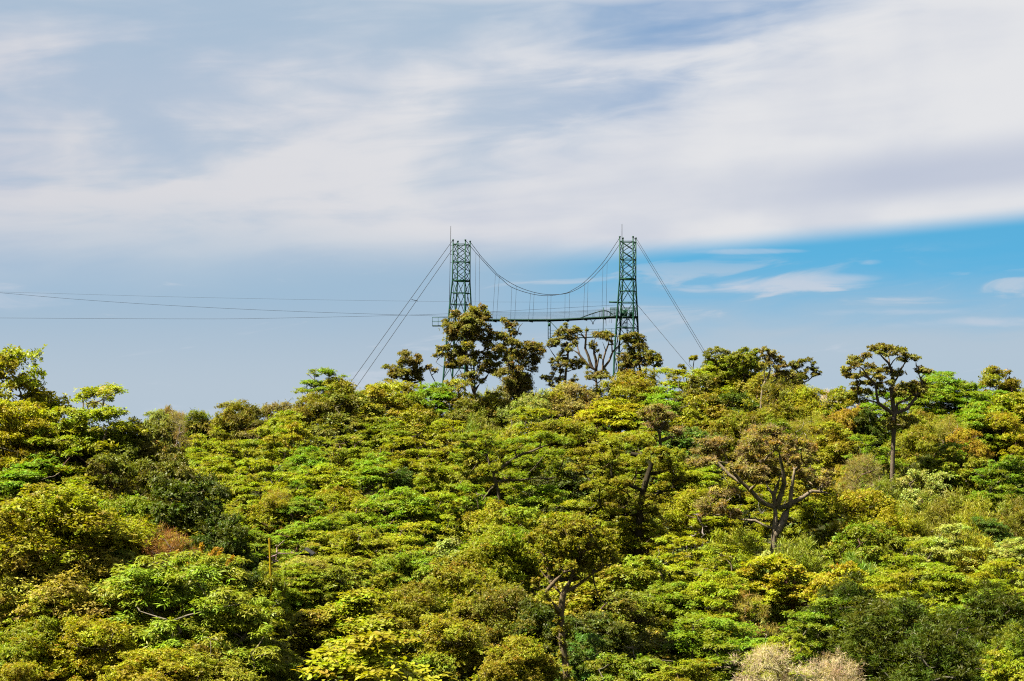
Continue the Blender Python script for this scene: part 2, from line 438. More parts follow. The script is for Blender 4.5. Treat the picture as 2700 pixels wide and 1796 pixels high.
def grow(rng, trunk, r0, targets, tip=.022, ex=.47, k0=.35, wig=.10, limbs=(), dens_twigs=0):
    """trunk polyline + limbs that reach every target; returns one wood mesh builder"""
    trunk = [np.asarray(t, float) for t in trunk]
    pos, par = [trunk[0]], [-1]
    for t in trunk[1:]:
        a = pos[-1]; seg = max(1, int(np.linalg.norm(t - a) / .9)); p0 = len(pos) - 1
        for i in range(seg):
            pos.append(a + (t - a) * (i + 1) / seg + rng.normal(0, wig * .35, 3) * (i < seg - 1)); par.append(len(pos) - 2)
    nT = len(pos); start = int(nT * k0)
    main = list(range(nT)); fixed = {}
    for i in range(nT): fixed[i] = r0 * (1 - .62 * i / max(1, nT - 1))
    fixed[0] *= 1.25
    chains = [main]
    for pts, ra, rb in limbs:
        pts = [np.asarray(t, float) for t in pts]
        a = pts[0]; j = int(np.argmin([np.linalg.norm(q - a) for q in pos])); ch = [j]
        n0 = len(pos); tot = 0
        for t in pts:
            s_ = pos[ch[-1]]; d = np.linalg.norm(t - s_)
            if d < .12: continue
            seg = max(1, int(d / .7))
            for i in range(seg):
                pos.append(s_ + (t - s_) * (i + 1) / seg + rng.normal(0, wig * .5, 3) * (i < seg - 1)); par.append(ch[-1]); ch.append(len(pos) - 1)
        for i, c_ in enumerate(ch[1:]): fixed[c_] = ra + (rb - ra) * (i + 1) / max(1, len(ch) - 1)
        chains.append(ch)
    targets = np.asarray(targets, float).reshape(-1, 3)
    top = pos[start]
    order = np.argsort(np.linalg.norm(targets - top, axis=1))
    tips = []
    for ti in order:
        t = targets[ti]; Q = np.array(pos[start:])
        dv = t - Q; dist = np.linalg.norm(dv, axis=1)
        cost = dist + 1.1 * np.maximum(0, -dv[:, 2] + .25 * dist)
        j = int(np.argmin(cost)) + start; d = np.linalg.norm(t - pos[j])
        if d < .15: tips.append(j); continue
        seg = max(2, int(d / .75)); a = pos[j]
        pd = a - pos[par[j]] if par[j] >= 0 else np.array((0, 0, 1.))
        pd = pd / max(np.linalg.norm(pd), 1e-6)
        side = rng.normal(0, wig * d * .7, 3)
        m = a + (t - a) * .45 + pd * d * .10 + side + np.array((0, 0, -.06 * d))
        ch = [j]
        for i in range(1, seg + 1):
            u = i / seg
            p = (1 - u) ** 2 * a + 2 * u * (1 - u) * m + u * u * t + rng.normal(0, wig * .5, 3) * (u < 1)
            pos.append(p); par.append(ch[-1]); ch.append(len(pos) - 1)
        chains.append(ch); tips.append(ch[-1])
    cnt = np.zeros(len(pos))
    for t in tips:
        while t >= 0: cnt[t] += 1; t = par[t]
    R = tip * np.maximum(cnt, .6) ** ex
    for i, v in fixed.items(): R[i] = max(R[i] * .8 if i < nT else v, v)
    mb = MB()
    for ci, ch in enumerate(chains):
        if len(ch) < 2: continue
        rr = R[ch].copy()
        if ci > 0: rr[0] = min(rr[0], rr[1] * 1.25)
        if ci > 0: rr[-1] = min(rr[-1], tip * .8)
        mb.tube([pos[i] for i in ch], rr, 8 if ci == 0 else (6 if rr[0] > .05 else 4), cap=False)
    return mb


def dome_pads(rng, n, W, z0, z1, rxy, rz, inner=.25, power=.5):
    """pads over an uneven, lobed, leaning dome; a few stick out beyond it"""
    out = []
    f1, f2, f3 = rng.uniform(0, 6.28, 3); a1, a2 = rng.uniform(.12, .30), rng.uniform(.08, .2)
    lx, ly = rng.normal(0, .10, 2) * W
    for i in range(n):
        t = (i + rng.uniform(0, 1)) / n
        a = i * 2.39996 + rng.uniform(-.6, .6)
        lob = 1 + a1 * math.sin(2 * a + f1) + a2 * math.sin(3 * a + f2)
        rm = W / 2 * math.sqrt(max(0.03, 1 - (t * .97) ** 2)) * (1 - .3 * max(0, .25 - t) / .25) * lob
        r = rm * (1 - (1 - inner) * rng.uniform(0, 1) ** 2.0 * .85) * rng.uniform(.8, 1.05)
        z = z0 + (z1 - z0) * t * (1 + .16 * math.sin(a + f3)) + rng.normal(0, .22)
        s = rng.uniform(*rxy)
        if i % 7 == 3: r *= 1.2; z += .2; s *= .62
        out.append((r * math.cos(a) + lx * t, r * math.sin(a) + ly * t, min(z, z1 * 1.03), s * rng.uniform(.8, 1.35), s * rng.uniform(.8, 1.35), s * rng.uniform(*rz)))
    return out


SPECIES = {
    # kind: (crown width, height, pad builder, style, trunk radius, wiggle, low)
    'L': (7.0, 8.6, lambda r: dome_pads(r, 46, 6.3, 3.6, 8.3, (.62, 1.15), (.24, .46), .2), 'layer', .17, .12, -.35),
    'T': (7.5, 8.2, lambda r: dome_pads(r, 40, 6.8, 4.6, 7.9, (.8, 1.3), (.16, .26), .15), 'layer', .16, .12, -.3),
    'R': (7.0, 8.4, lambda r: dome_pads(r, 44, 5.6, 3.4, 7.6, (.75, 1.15), (.7, .95), .25), 'round', .18, .10, -.5),
    'G': (6.6, 8.8, lambda r: dome_pads(r, 40, 5.3, 3.4, 8.1, (.6, 1.1), (.55, .85), .2), 'gloss', .17, .13, -.6),
    'P': (7.0, 8.6, lambda r: dome_pads(r, 46, 5.9, 2.6, 8.0, (.7, 1.15), (.55, .8), .15), 'palm', .16, .10, -.3),
    'B': (6.5, 7.4, lambda r: dome_pads(r, 44, 5.7, 2.6, 7.0, (.55, 1.0), (.3, .5), .15), 'big', .15, .12, -.3),
    'D': (7.5, 8.6, lambda r: dome_pads(r, 50, 6.4, 2.4, 8.0, (.6, 1.05), (.7, 1.0), .1), 'lance', .17, .14, -.6),
    'O': (7.0, 9.4, lambda r: dome_pads(r, 34, 6.0, 5.3, 8.9, (.6, 1.05), (.42, .62), .25), 'olive', .19, .16, -.3),
    'W': (4.2, 5.6, lambda r: dome_pads(r, 34, 3.1, 1.0, 4.4, (.35, .6), (1.3, 2.0), .1), 'wisp', .09, .08, -.6),
    'N': (6.0, 7.0, lambda r: dome_pads(r, 44, 5.0, 2.6, 6.6, (.5, .9), (.6, .9), .15), 'twig', .14, .14, -.6),
    'S': (4.0, 7.5, lambda r: dome_pads(r, 26, 3.6, 3.6, 7.4, (.1, .2), (.5, .9), .2), None, .10, .12, 0),
}
PROTO = {}


def proto(kind, var):
    if (kind, var) in PROTO: return PROTO[(kind, var)]
    W, H, pf, sty, tr, wig, low = SPECIES[kind]
    rng = np.random.default_rng(hash((ord(kind), var)) % 100000 + 11)
    pads = pf(rng)
    lean = rng.normal(0, .35, 2)
    z0 = min(p[2] for p in pads)
    trunk = [(0, 0, -2.5), (0, 0, 0), (lean[0] * .4, lean[1] * .4, z0 * .7), (lean[0], lean[1], z0 + .45 * (H - z0))]
    tg = [(p[0] * .96, p[1] * .96, p[2] - p[5] * .25) for p in pads]
    for i in range(22 if kind != 'W' else 4):
        p = pads[int(rng.integers(0, len(pads)))]; q = np.array(p[:3]) + nrmz(rng.normal(0, 1, 3) + (0, 0, .35)) * np.array(p[3:6]) * rng.uniform(.9, 1.35); tg.append(tuple(q))
    mb = grow(rng, trunk, tr, tg, wig=wig, k0=.30, tip=.026 if kind != 'S' else .02)
    tm = mb.mesh('trunk_' + kind + str(var), M_BARK, smooth_f=True)
    if sty is None: cm = None
    elif kind == 'L':
        cm = crown_mesh('crown', rng, ragged(rng, pads, 2, .70), STY[sty], low=low)
    elif kind in 'RGODP':
        cm = crown_mesh('crown', rng, ragged(rng, pads, 3, .60), STY[sty], low=low)
    elif kind == 'N':
        cm = crown_mesh('crown', rng, ragged(rng, pads, 3, .48), STY['twig'], low=low)
    else: cm = crown_mesh('crown', rng, pads, STY[sty], low=low)
    PROTO[(kind, var)] = (tm, cm, W, H); return PROTO[(kind, var)]

# ------------------------------------------------------------------ the forest, tree by tree
COL = dict(
    y=(.172, .182, .007), g=(.118, .158, .008), m=(.120, .138, .007), o=(.150, .140, .008), k=(.095, .090, .009), d=(.044, .056, .004),  # d: dark leaves; along the left spur's flank it stands in for shade
    a=(.190, .176, .007), t=(.210, .182, .028), b=(.145, .118, .030), r=(.190, .090, .018), n=(.215, .155, .012), p=(.200, .220, .045),
    q=(.165, .190, .014), h=(.115, .100, .018), x=(.330, .250, .165), e=(.065, .100, .012))
DC = lambda v: float(np.interp(v, [900, 960, 1000, 1150, 1300, 1450, 1600, 1796, 1900], [216, 212, 207, 182, 159, 139, 121, 103, 96]))
DL = lambda v: float(np.interp(v, [900, 1000, 1100, 1250, 1400, 1600, 1796, 1900], [128, 127, 125, 121, 115, 106, 98, 94]))
def depth(u, v, side):
    if side == 'l': return DL(v)
    d = DC(v)
    if side == 'f': return 300.0
    k = min(1, max(0, (u - 1900) / 400)); return d * (1 - .08 * k)

# px, py of the crown top, crown width in px, species, colour, accent, label, [side l = left spur, f = far ridge]
ROWS = [
 # ---- left spur, skyline downwards; shade of its right-hand fold is put into dark crown colours
 (40, 948, 260, 'G', 'a', .2, 'tall olive-yellow leafy tree at the left edge of the skyline', 'l'),
 (178, 972, 120, 'G', 'o', .2, 'small rounded dark tree just right of the tall left-edge skyline tree', 'l'),
 (105, 945, 150, 'L', 'o', .2, 'olive tree with one branch sticking out right into the sky, far left', 'l'),
 (232, 1040, 230, 'L', 'y', .2, 'bright yellow-green layered tree below the left skyline trees', 'l'),
 (318, 1034, 150, 'G', 'm', .2, 'green leafy tree whose thin top shoots poke above the left slope', 'l'),
 (378, 1062, 100, 'R', 'p', .1, 'pale green fuzzy dome where the left slope meets the far ridge', 'l'),
 (415, 1100, 150, 'G', 'k', .2, 'dark olive glossy dome low on the left spur skyline', 'l'),
 (60, 1075, 220, 'T', 'a', .2, 'golden layered tree under the tall left-edge tree', 'l'),
 (190, 1125, 230, 'L', 'y', .1, 'yellow-green shelf-like tree in the middle of the left spur', 'l'),
 (330, 1130, 200, 'G', 'k', .2, 'olive broadleaf tree right of the yellow-green shelf-like tree', 'l'),
 (40, 1155, 170, 'R', 'n', .4, 'orange-brown tree at the left edge above a flat rusty crown', 'l'),
 (150, 1200, 210, 'T', 'b', .5, 'flat rusty-brown crown with pale bare branches on the left spur', 'l'),
 (450, 1165, 150, 'G', 'k', .2, 'dark olive tree near the shaded right flank of the left spur', 'l'),
 (300, 1215, 190, 'G', 'k', .2, 'mid-green tree left of the dry feathery brown tree', 'l'),
 (60, 1255, 260, 'L', 'g', .1, 'vivid green layered tree at the left edge below the orange-brown tree', 'l'),
 (245, 1285, 190, 'L', 'g', .1, 'vivid green low layered crown above the big golden dome', 'l'),
 (352, 1240, 105, 'N', 't', .5, 'dry feathery brown tree among green crowns on the left spur', 'l'),
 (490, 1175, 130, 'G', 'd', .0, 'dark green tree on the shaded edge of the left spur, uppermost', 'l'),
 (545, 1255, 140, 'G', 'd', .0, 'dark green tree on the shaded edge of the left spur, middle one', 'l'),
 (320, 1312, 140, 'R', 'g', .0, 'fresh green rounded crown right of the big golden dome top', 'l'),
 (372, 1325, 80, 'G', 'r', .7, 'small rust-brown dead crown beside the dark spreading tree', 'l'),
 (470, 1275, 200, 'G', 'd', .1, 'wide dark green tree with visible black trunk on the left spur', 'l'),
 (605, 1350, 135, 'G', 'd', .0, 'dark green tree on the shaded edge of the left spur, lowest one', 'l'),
 (470, 1395, 150, 'N', 'r', .8, 'brown dead foliage under the wide dark green tree', 'l'),
 (140, 1330, 360, 'R', 'a', .2, 'big golden-olive dome at the left, with fine glossy leaves', 'l'),
 (330, 1375, 240, 'R', 'a', .2, 'golden-olive lobe on the right shoulder of the big golden dome', 'l'),
 (110, 1450, 340, 'R', 't', .2, 'broad tan-gold crown at the left edge below the big golden dome', 'l'),
 (300, 1470, 190, 'G', 'p', .2, 'pale glossy tree between the tan-gold crown and the palmate tree', 'l'),
 (420, 1470, 330, 'P', 'q', .0, 'large palmate-leaved tree at lower left with drooping leaf fingers', 'l'),
 (575, 1455, 210, 'P', 'q', .0, 'palmate-leaved tree carrying yellow plumes near the yellow pole', 'l'),
 (610, 1570, 240, 'P', 'q', .0, 'lower palmate-leaved tree right of the yellow-plumed one', 'l'),
 (60, 1520, 170, 'R', 'o', .6, 'rust-tinged olive crown at the left edge under the tan-gold one', 'l'),
 (170, 1585, 240, 'R', 'y', .3, 'yellow-green bush above the orange-tipped domes at lower left', 'l'),
 (300, 1628, 220, 'R', 'a', .5, 'orange-tipped dome at lower left, upper of the cluster', 'l'),
 (440, 1642, 220, 'R', 'a', .5, 'orange-tipped dome at lower left, right one by the dark hollow', 'l'),
 (50, 1640, 200, 'R', 'y', .3, 'yellow-olive bush at the left edge near the bottom', 'l'),
 (150, 1712, 220, 'R', 'a', .6, 'strongly orange-tipped bush near the bottom left corner', 'l'),
 (350, 1735, 240, 'R', 'a', .4, 'gold bush at the bottom edge below the orange-tipped domes', 'l'),
 (560, 1730, 240, 'R', 'o', .3, 'olive bush at the bottom edge left of the centre palmates', 'l'),
 (690, 1680, 170, 'P', 'm', .0, 'dull green palmate-leaved tree at the bottom beside the big-leaved tree', 'l'),
 (20, 1745, 170, 'R', 'a', .5, 'golden bush in the bottom left corner', 'l'),
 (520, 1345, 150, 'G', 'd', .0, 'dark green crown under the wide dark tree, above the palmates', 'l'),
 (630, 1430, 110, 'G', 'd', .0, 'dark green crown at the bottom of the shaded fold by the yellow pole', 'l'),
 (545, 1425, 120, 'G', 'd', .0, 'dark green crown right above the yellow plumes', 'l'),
 # ---- far ridge
 (400, 1072, 70, 'R', 'p', .2, 'pale green crown at the left end of the far ridge', 'f'),
 (440, 1078, 80, 'R', 'b', .4, 'dark brown crown on the far ridge left of the small green dome', 'f'),
 (475, 1096, 80, 'N', 'b', .4, 'twiggy brown crown in the dip of the far ridge', 'f'),
 (520, 1084, 80, 'R', 'm', .2, 'small green dome on the far ridge', 'f'),
 (600, 1066, 120, 'R', 'o', .2, 'green-topped dome, highest of the middle far ridge', 'f'),
 (655, 1078, 100, 'R', 'k', .2, 'dark green crown between the green-topped dome and a brown round crown', 'f'),
 (724, 1050, 90, 'R', 'b', .2, 'brown round crown at the right end of the far ridge', 'f'),
 (560, 1115, 130, 'R', 'b', .3, 'brown-olive crown on the far slope below the small green dome', 'f'),
 (640, 1120, 130, 'R', 'b', .3, 'muted brown crown on the far slope below the ridge top', 'f'),
 (515, 1140, 110, 'G', 'd', .2, 'dark green crown at the foot of the far slope', 'f'),
 (600, 1150, 80, 'N', 'r', .6, 'rust-red dead crown with pale snag on the far slope', 'f'),
 (700, 1110, 100, 'R', 'k', .3, 'dark crown where far ridge meets the central hill', 'f'),
 # ---- central hill, left flank
 (560, 1215, 140, 'L', 'y', .1, 'yellow-green layered tree lowest on the sunlit left flank of the central hill', ''),
 (620, 1178, 140, 'L', 'y', .1, 'yellow-green layered tree second up the sunlit left flank', ''),
 (690, 1140, 140, 'L', 'y', .1, 'yellow-green layered tree third up the sunlit left flank', ''),
 (745, 1095, 130, 'L', 'y', .1, 'yellow-green layered tree fourth up the sunlit left flank', ''),
 (800, 1045, 110, 'R', 'o', .2, 'olive rounded tree at the top of the sunlit left flank', ''),
 (745, 1130, 110, 'O', 'a', .3, 'golden umbrella-shaped tree with a dark trunk on the left flank', ''),
 (600, 1265, 150, 'L', 'y', .1, 'green layered tree right of the shaded spur edge', ''),
 (690, 1225, 150, 'L', 'y', .1, 'sunny green layered tree under the golden umbrella-shaped tree', ''),
 (800, 1190, 150, 'L', 'g', .1, 'bright green layered tree right of the golden umbrella-shaped tree', ''),
 (725, 1305, 135, 'N', 'a', .6, 'golden-orange tree with pale branches above the yellow pole', ''),
 (735, 1315, 120, 'R', 'a', .5, 'golden leafy crown behind the pale branches above the yellow pole', ''),
 (650, 1330, 120, 'L', 'y', .1, 'green layered tree between the shaded spur and golden-orange tree', ''),
 (905, 1040, 190, 'G', 'k', .2, 'big dark tree with black underside on the left of the hilltop', ''),
 (865, 985, 130, 'L', 'g', .1, 'fresh green layered crown on the hilltop under a small bare-stemmed treelet', ''),
 (920, 1000, 110, 'R', 'o', .4, 'olive-brown dome beside the left guy cables', ''),
 (866, 956, 56, 'O', 'k', .2, 'small dark treelet poking up from the left hilltop crown', ''),
 (1010, 1025, 170, 'G', 'o', .2, 'olive glossy tree between the dark tree and the left tower trees', ''),
 (985, 990, 70, 'O', 'o', .3, 'small flat olive crown beside the foot of the left guy cables', ''),
 (1080, 1015, 120, 'R', 'a', .4, 'yellow-olive crown left of the big tree before the left tower', ''),
 (1130, 1020, 130, 'L', 'g', .1, 'green crown under the left platform of the left tower', ''),
 (1000, 1115, 170, 'L', 'm', .1, 'green layered tree below the olive glossy tree', ''),
 (1110, 1085, 150, 'G', 'o', .2, 'olive tree at the left foot of the big tower tree', ''),
 (1290, 1005, 80, 'W', 'y', .1, 'yellow-green feathery plume bush right of the big tower tree trunk', ''),
 (1270, 1085, 130, 'W', 'm', .1, 'dark feathery bush below the yellow-green plume bush', ''),
 (900, 1160, 160, 'L', 'm', .1, 'dark green layered tree below the big dark tree', ''),
 (860, 1235, 180, 'L', 'y', .1, 'yellow-green layered tree in the middle of the left slope', ''),
 (960, 1210, 190, 'L', 'g', .1, 'green layered tree left of a brown twiggy shrub', ''),
 (985, 1232, 60, 'N', 'b', .6, 'brown twiggy shrub on the left slope', ''),
 (1070, 1236, 90, 'G', 'e', .0, 'blue-green glossy round crown on the left slope', ''),
 (1075, 1165, 150, 'L', 'y', .2, 'yellow-green layered tree above the blue-green round crown', ''),
 (812, 1284, 90, 'T', 't', .3, 'pale cream flat crown on the left slope', ''),
 (910, 1290, 150, 'R', 'a', .4, 'golden olive bush between the cream flat crown and brown shrub', ''),
 (790, 1320, 140, 'L', 'g', .0, 'bright green layered tree right of the golden-orange tree', ''),
 (830, 1375, 170, 'L', 'g', .0, 'deep green layered tree above the grey hut', ''),
 (950, 1330, 170, 'L', 'm', .1, 'mid-green layered tree right of the deep green one above the hut', ''),
 (1060, 1300, 190, 'L', 'g', .0, 'vivid green layered tree below the blue-green round crown', ''),
 (1160, 1225, 150, 'L', 'y', .2, 'yellow-green layered tree left of the dark-limbed layered tree', ''),
 (1165, 1310, 160, 'L', 'y', .2, 'yellow-green layered tree below the dark-limbed layered tree', ''),
 (965, 1400, 170, 'L', 'o', .2, 'olive tree with thin dark trunks in mid slope', ''),
 (870, 1412, 140, 'L', 'a', .3, 'tan-gold layered tree right of the grey hut', ''),
 (1070, 1390, 170, 'L', 'y', .1, 'yellow-green layered tree right of the thin dark trunks', ''),
 (1000, 1460, 180, 'R', 'g', .0, 'fresh green rounded bush below the thin dark trunks', ''),
 (845, 1478, 150, 'R', 't', .3, 'tan small-leaved dome below the grey hut', ''),
 (790, 1480, 90, 'P', 'p', .0, 'pale silvery palmate shrub left of the tan dome', ''),
 (745, 1500, 120, 'S', 'x', .0, 'leaning leafless pale branches beside the yellow pole', ''),
 (770, 1545, 160, 'L', 'y', .1, 'yellow-green layered bush below the yellow pole', ''),
 (930, 1500, 170, 'G', 'o', .2, 'olive glossy bush in the lower left centre', ''),
 (1145, 1490, 90, 'N', 'r', .7, 'rust-coloured feathery bush in the lower centre', ''),
 (1185, 1420, 110, 'B', 'p', .0, 'pale round-leaved shrub left of the big olive centre crown', ''),
 (1100, 1470, 150, 'L', 'g', .1, 'green layered bush left of the rust-coloured one', ''),
 (1060, 1540, 190, 'R', 'o', .2, 'olive fine-leaved bush above the big-leaved tree', ''),
 (860, 1540, 160, 'G', 'm', .2, 'green glossy bush above left of the big-leaved tree', ''),
 (930, 1588, 220, 'B', 'y', .25, 'big-leaved yellow-green tree over a dark hollow, upper shelf', ''),
 (1010, 1640, 210, 'B', 'y', .25, 'big-leaved yellow-green tree over a dark hollow, right shelf', ''),
 (845, 1655, 150, 'B', 'o', .25, 'big-leaved dark tree at the left of the dark hollow', ''),
 (960, 1738, 360, 'B', 'y', .25, 'big-leaved yellow-green crown along the bottom edge', ''),
 (760, 1600, 130, 'P', 'g', .0, 'green palmate shrub left of the big-leaved tree', ''),
 (1140, 1730, 150, 'B', 'g', .1, 'bright green long-leaved shrub at the bottom right of the big-leaved crown', ''),
 # ---- centre
 (1180, 1575, 120, 'G', 'g', .0, 'shiny green bush in the shade left of the olive domes', ''),
 (1220, 1625, 210, 'R', 'o', .45, 'olive-brown dome left of the vine-hung trunk', ''),
 (1330, 1690, 200, 'R', 'o', .45, 'olive-brown dome at the bottom beside the vine-hung trunk', ''),
 (1250, 1490, 220, 'R', 'o', .4, 'olive crown at the upper left of the big olive centre crown', ''),
 (1330, 1560, 200, 'R', 'k', .4, 'dark olive crown left of the vine-hung trunk, in shade', ''),
 (1390, 1365, 240, 'G', 'm', .2, 'mid-green small-leaved crown above the big olive centre crown', ''),
 (1290, 1400, 200, 'R', 'y', .3, 'yellow-green crown left above the big olive centre crown', ''),
 (1260, 1290, 160, 'L', 'g', .1, 'green layered bush below the trunk of the dark-limbed layered tree', ''),
 (1400, 1290, 160, 'T', 'g', .0, 'emerald green layered shrub in the dark gap of mid hill', ''),
 (1340, 1330, 150, 'R', 'a', .3, 'gold bush left of the emerald layered shrub', ''),
 (1590, 1385, 130, 'T', 'y', .0, 'yellow-green tiered shrub left of the mossy dark trunk', ''),
 (1560, 1460, 200, 'G', 'o', .2, 'olive glossy crown left of the mossy trunk foot', ''),
 (1700, 1470, 200, 'G', 'm', .2, 'mid-green bush below the mossy dark trunk', ''),
 (1640, 1570, 230, 'G', 'k', .2, 'dark green crown in the shaded lower centre', ''),
 (1760, 1550, 220, 'L', 'm', .2, 'dark green layered tree right of the shaded lower centre', ''),
 (1840, 1640, 220, 'T', 'g', .0, 'deep green tiered tree above the bottom, left of the pinkish shrub', ''),
 (1740, 1690, 180, 'G', 'k', .3, 'dark brown-green bush with pale bare stems at the bottom', ''),
 (1620, 1725, 190, 'G', 'm', .1, 'glossy green bush at the bottom right of the vine-hung trunk', ''),
 (1540, 1690, 130, 'G', 'e', .0, 'blue-green glossy shrub at the foot of the vine-hung trunk', ''),
 (1800, 1752, 210, 'L', 'y', .0, 'yellow-green layered bush at the bottom edge left of the pinkish shrub', ''),
 (1440, 1750, 130, 'B', 'o', .2, 'olive big-leaved shrub at the bottom left of the vine-hung trunk', ''),
 (1680, 1680, 70, 'S', 'x', .0, 'pale forked bare stem at the bottom left of the deep green tiered tree', ''),
 (1757, 1368, 70, 'S', 'x', .0, 'white bare treelet with a rusty tuft in mid hill', ''),
 (1840, 1365, 90, 'S', 'x', .0, 'tall thin white-stemmed bare treelets left of the gnarled tree trunk', ''),
 (1820, 1430, 180, 'L', 'y', .2, 'yellow-green layered bush under the white bare treelets', ''),
 (1690, 1360, 150, 'L', 'y', .1, 'bright layered bush right of the mossy dark trunk', ''),
 (1950, 1385, 160, 'W', 'y', .3, 'bright yellow-green feathery bush left of the gnarled tree foot', ''),
 (1890, 1330, 150, 'L', 'y', .2, 'yellow-green layered bush under the left arm of the gnarled tree', ''),
 (1930, 1450, 180, 'L', 'm', .2, 'green layered bush below the bright feathery bush', ''),
 (1880, 1520, 190, 'L', 'y', .3, 'yellow-olive layered tree above the deep green tiered tree', ''),
 (1960, 1560, 160, 'N', 't', .5, 'tan twiggy bush beside the orange-brown open tree', ''),
 (1480, 1225, 160, 'G', 'd', .0, 'dark glossy tree in the black gap between the two big hill trees', ''),
 (1560, 1300, 150, 'L', 'o', .2, 'olive layered bush below the black gap of the hill centre', ''),
 (1490, 1330, 150, 'L', 'y', .1, 'yellow-green layered bush right of the emerald shrub', ''),
 (1790, 1225, 150, 'L', 'y', .2, 'yellow-green bush between mossy tree and the gnarled tree, upper', ''),
 (1800, 1290, 150, 'R', 'a', .3, 'golden bush between mossy tree and the gnarled tree, lower', ''),
 (1650, 1300, 150, 'G', 'k', .2, 'dark bush behind the mossy trunk', ''),
 (1850, 1230, 130, 'L', 'y', .1, 'bright bush behind the left arm of the gnarled tree', ''),
 (2020, 1290, 170, 'L', 'y', .2, 'yellow-green bush glimpsed through the fork of the gnarled tree', ''),
 (2130, 1235, 150, 'G', 'o', .3, 'olive bush behind the right arm of the gnarled tree', ''),
 (1980, 1190, 180, 'R', 'o', .3, 'olive bush behind the top of the gnarled tree crown', ''),
 (1410, 1180, 170, 'L', 'm', .1, 'green layered bush behind the dark-limbed layered tree', ''),
 (1230, 1180, 150, 'L', 'o', .2, 'olive layered bush left behind the dark-limbed layered tree', ''),
 (1640, 1180, 180, 'L', 'm', .2, 'green layered bush behind the crown of the mossy tree', ''),
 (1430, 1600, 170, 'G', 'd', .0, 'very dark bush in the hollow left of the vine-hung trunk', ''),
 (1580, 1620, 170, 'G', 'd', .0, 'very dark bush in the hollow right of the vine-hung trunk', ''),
 (560, 1340, 150, 'L', 'y', .1, 'green layered tree in the valley notch behind the left spur', ''),
 (660, 1440, 150, 'L', 'm', .1, 'green bush left of the yellow pole', ''),
 (700, 1498, 130, 'P', 'm', .0, 'palmate bush just below the yellow pole foot', 'l'),
 (1185, 1012, 110, 'G', 'o', .2, 'olive leafy tree at the left foot of the left tower', ''),
 (1245, 1055, 130, 'G', 'k', .2, 'dark leafy tree hiding the trunk foot of the big tower tree', ''),
 (1345, 1000, 110, 'R', 'b', .3, 'brown-olive tree under the slender ragged skyline tree', ''),
 (1300, 1035, 110, 'G', 'o', .3, 'olive tree between the plume bush and slender ragged tree', ''),
 (1110, 1050, 120, 'G', 'm', .2, 'green tree below the leaning skyline tree', ''),
 (1210, 1120, 150, 'L', 'y', .2, 'yellow-green crown below the big tower tree', ''),
 (500, 1192, 130, 'L', 'y', .1, 'green layered tree in the dip between left spur and central hill', ''),
 (545, 1160, 110, 'L', 'y', .1, 'small yellow-green layered tree at the very foot of the far slope', ''),
 (1905, 950, 130, 'G', 'm', .2, 'green leafy tree filling the right skyline cluster, left part', ''),
 (1970, 935, 130, 'G', 'o', .2, 'olive leafy tree filling the right skyline cluster, middle part', ''),
 (2035, 985, 120, 'R', 'o', .3, 'olive rounded tree under the pale-trunked skyline tree', ''),
 (2085, 990, 110, 'R', 'k', .3, 'dark rounded tree under the reaching skyline arm', ''),
 (1830, 1000, 130, 'G', 'k', .2, 'dark olive tree under the round-topped skyline tree', ''),
 # ---- ridge between the towers and right of them
 (1380, 1040, 120, 'R', 'p', .1, 'pale green round crown in the gap between the towers', ''),
 (1460, 1036, 100, 'R', 'a', .5, 'golden dome in the skyline gap between the towers', ''),
 (1330, 1115, 160, 'W', 'y', .1, 'yellow-green feathery bush below the pale green round crown', ''),
 (1430, 1090, 170, 'L', 'y', .3, 'yellow-olive layered crown under the golden skyline dome', ''),
 (1540, 1020, 160, 'R', 'b', .4, 'tan-brown rounded crown below the forked bare-limbed tree', ''),
 (1635, 985, 170, 'R', 'o', .4, 'olive rounded crown hiding the right tower foot', ''),
 (1600, 1065, 180, 'L', 'a', .4, 'golden-brown layered crown below the right tower', ''),
 (1730, 1035, 180, 'L', 'g', .1, 'green layered crown right below the right tower trees', ''),
 (1800, 985, 150, 'L', 'y', .2, 'yellow-green crown where the right guy cables reach the trees', ''),
 (1870, 965, 120, 'L', 'y', .1, 'bright yellow-green crown left of the dark skyline cluster', ''),
 (1510, 1110, 170, 'R', 'o', .3, 'olive rounded crown in mid ridge below the tan-brown one', ''),
 (1590, 1045, 60, 'W', 'g', .0, 'small green feathery plume below the right tower', ''),
 (1740, 1115, 170, 'L', 'y', .2, 'yellow-green layered crown right of the brown gnarled stub', ''),
 (1850, 1045, 190, 'G', 'o', .3, 'olive tree with rusty top below the dark skyline cluster', ''),
 (1830, 1130, 180, 'G', 'e', .2, 'dark glossy bush left above the gnarled tree', ''),
 (1950, 1050, 170, 'G', 'd', .0, 'very dark tree in the shade of the skyline cluster', ''),
 (1940, 1095, 160, 'R', 'o', .2, 'olive-green bush above the gnarled brown tree', ''),
 (2050, 1070, 160, 'R', 'o', .2, 'olive dome right of the pale-trunked skyline tree', ''),
 (2090, 1015, 150, 'R', 'k', .3, 'dark olive mass below the reaching skyline branch', ''),
 (2150, 1030, 120, 'R', 'a', .3, 'golden low crown in the skyline dip left of the tall lone tree', ''),
 (2190, 1010, 90, 'N', 'x', .4, 'greyish bare-twigged dome in the skyline dip', ''),
 (2130, 1100, 150, 'N', 'o', .3, 'tan-green twiggy bush left of the tall lone tree', ''),
 (2060, 1110, 130, 'G', 'm', .2, 'green bush behind the gnarled tree top', ''),
 (2335, 1045, 120, 'L', 'g', .0, 'green layered crown low behind the fork of the tall lone tree', ''),
 (2395, 1030, 120, 'L', 'm', .0, 'mid-green crown behind the right limbs of the tall lone tree', ''),
 (2440, 1090, 130, 'R', 'o', .3, 'olive dome right behind the lone trunk', ''),
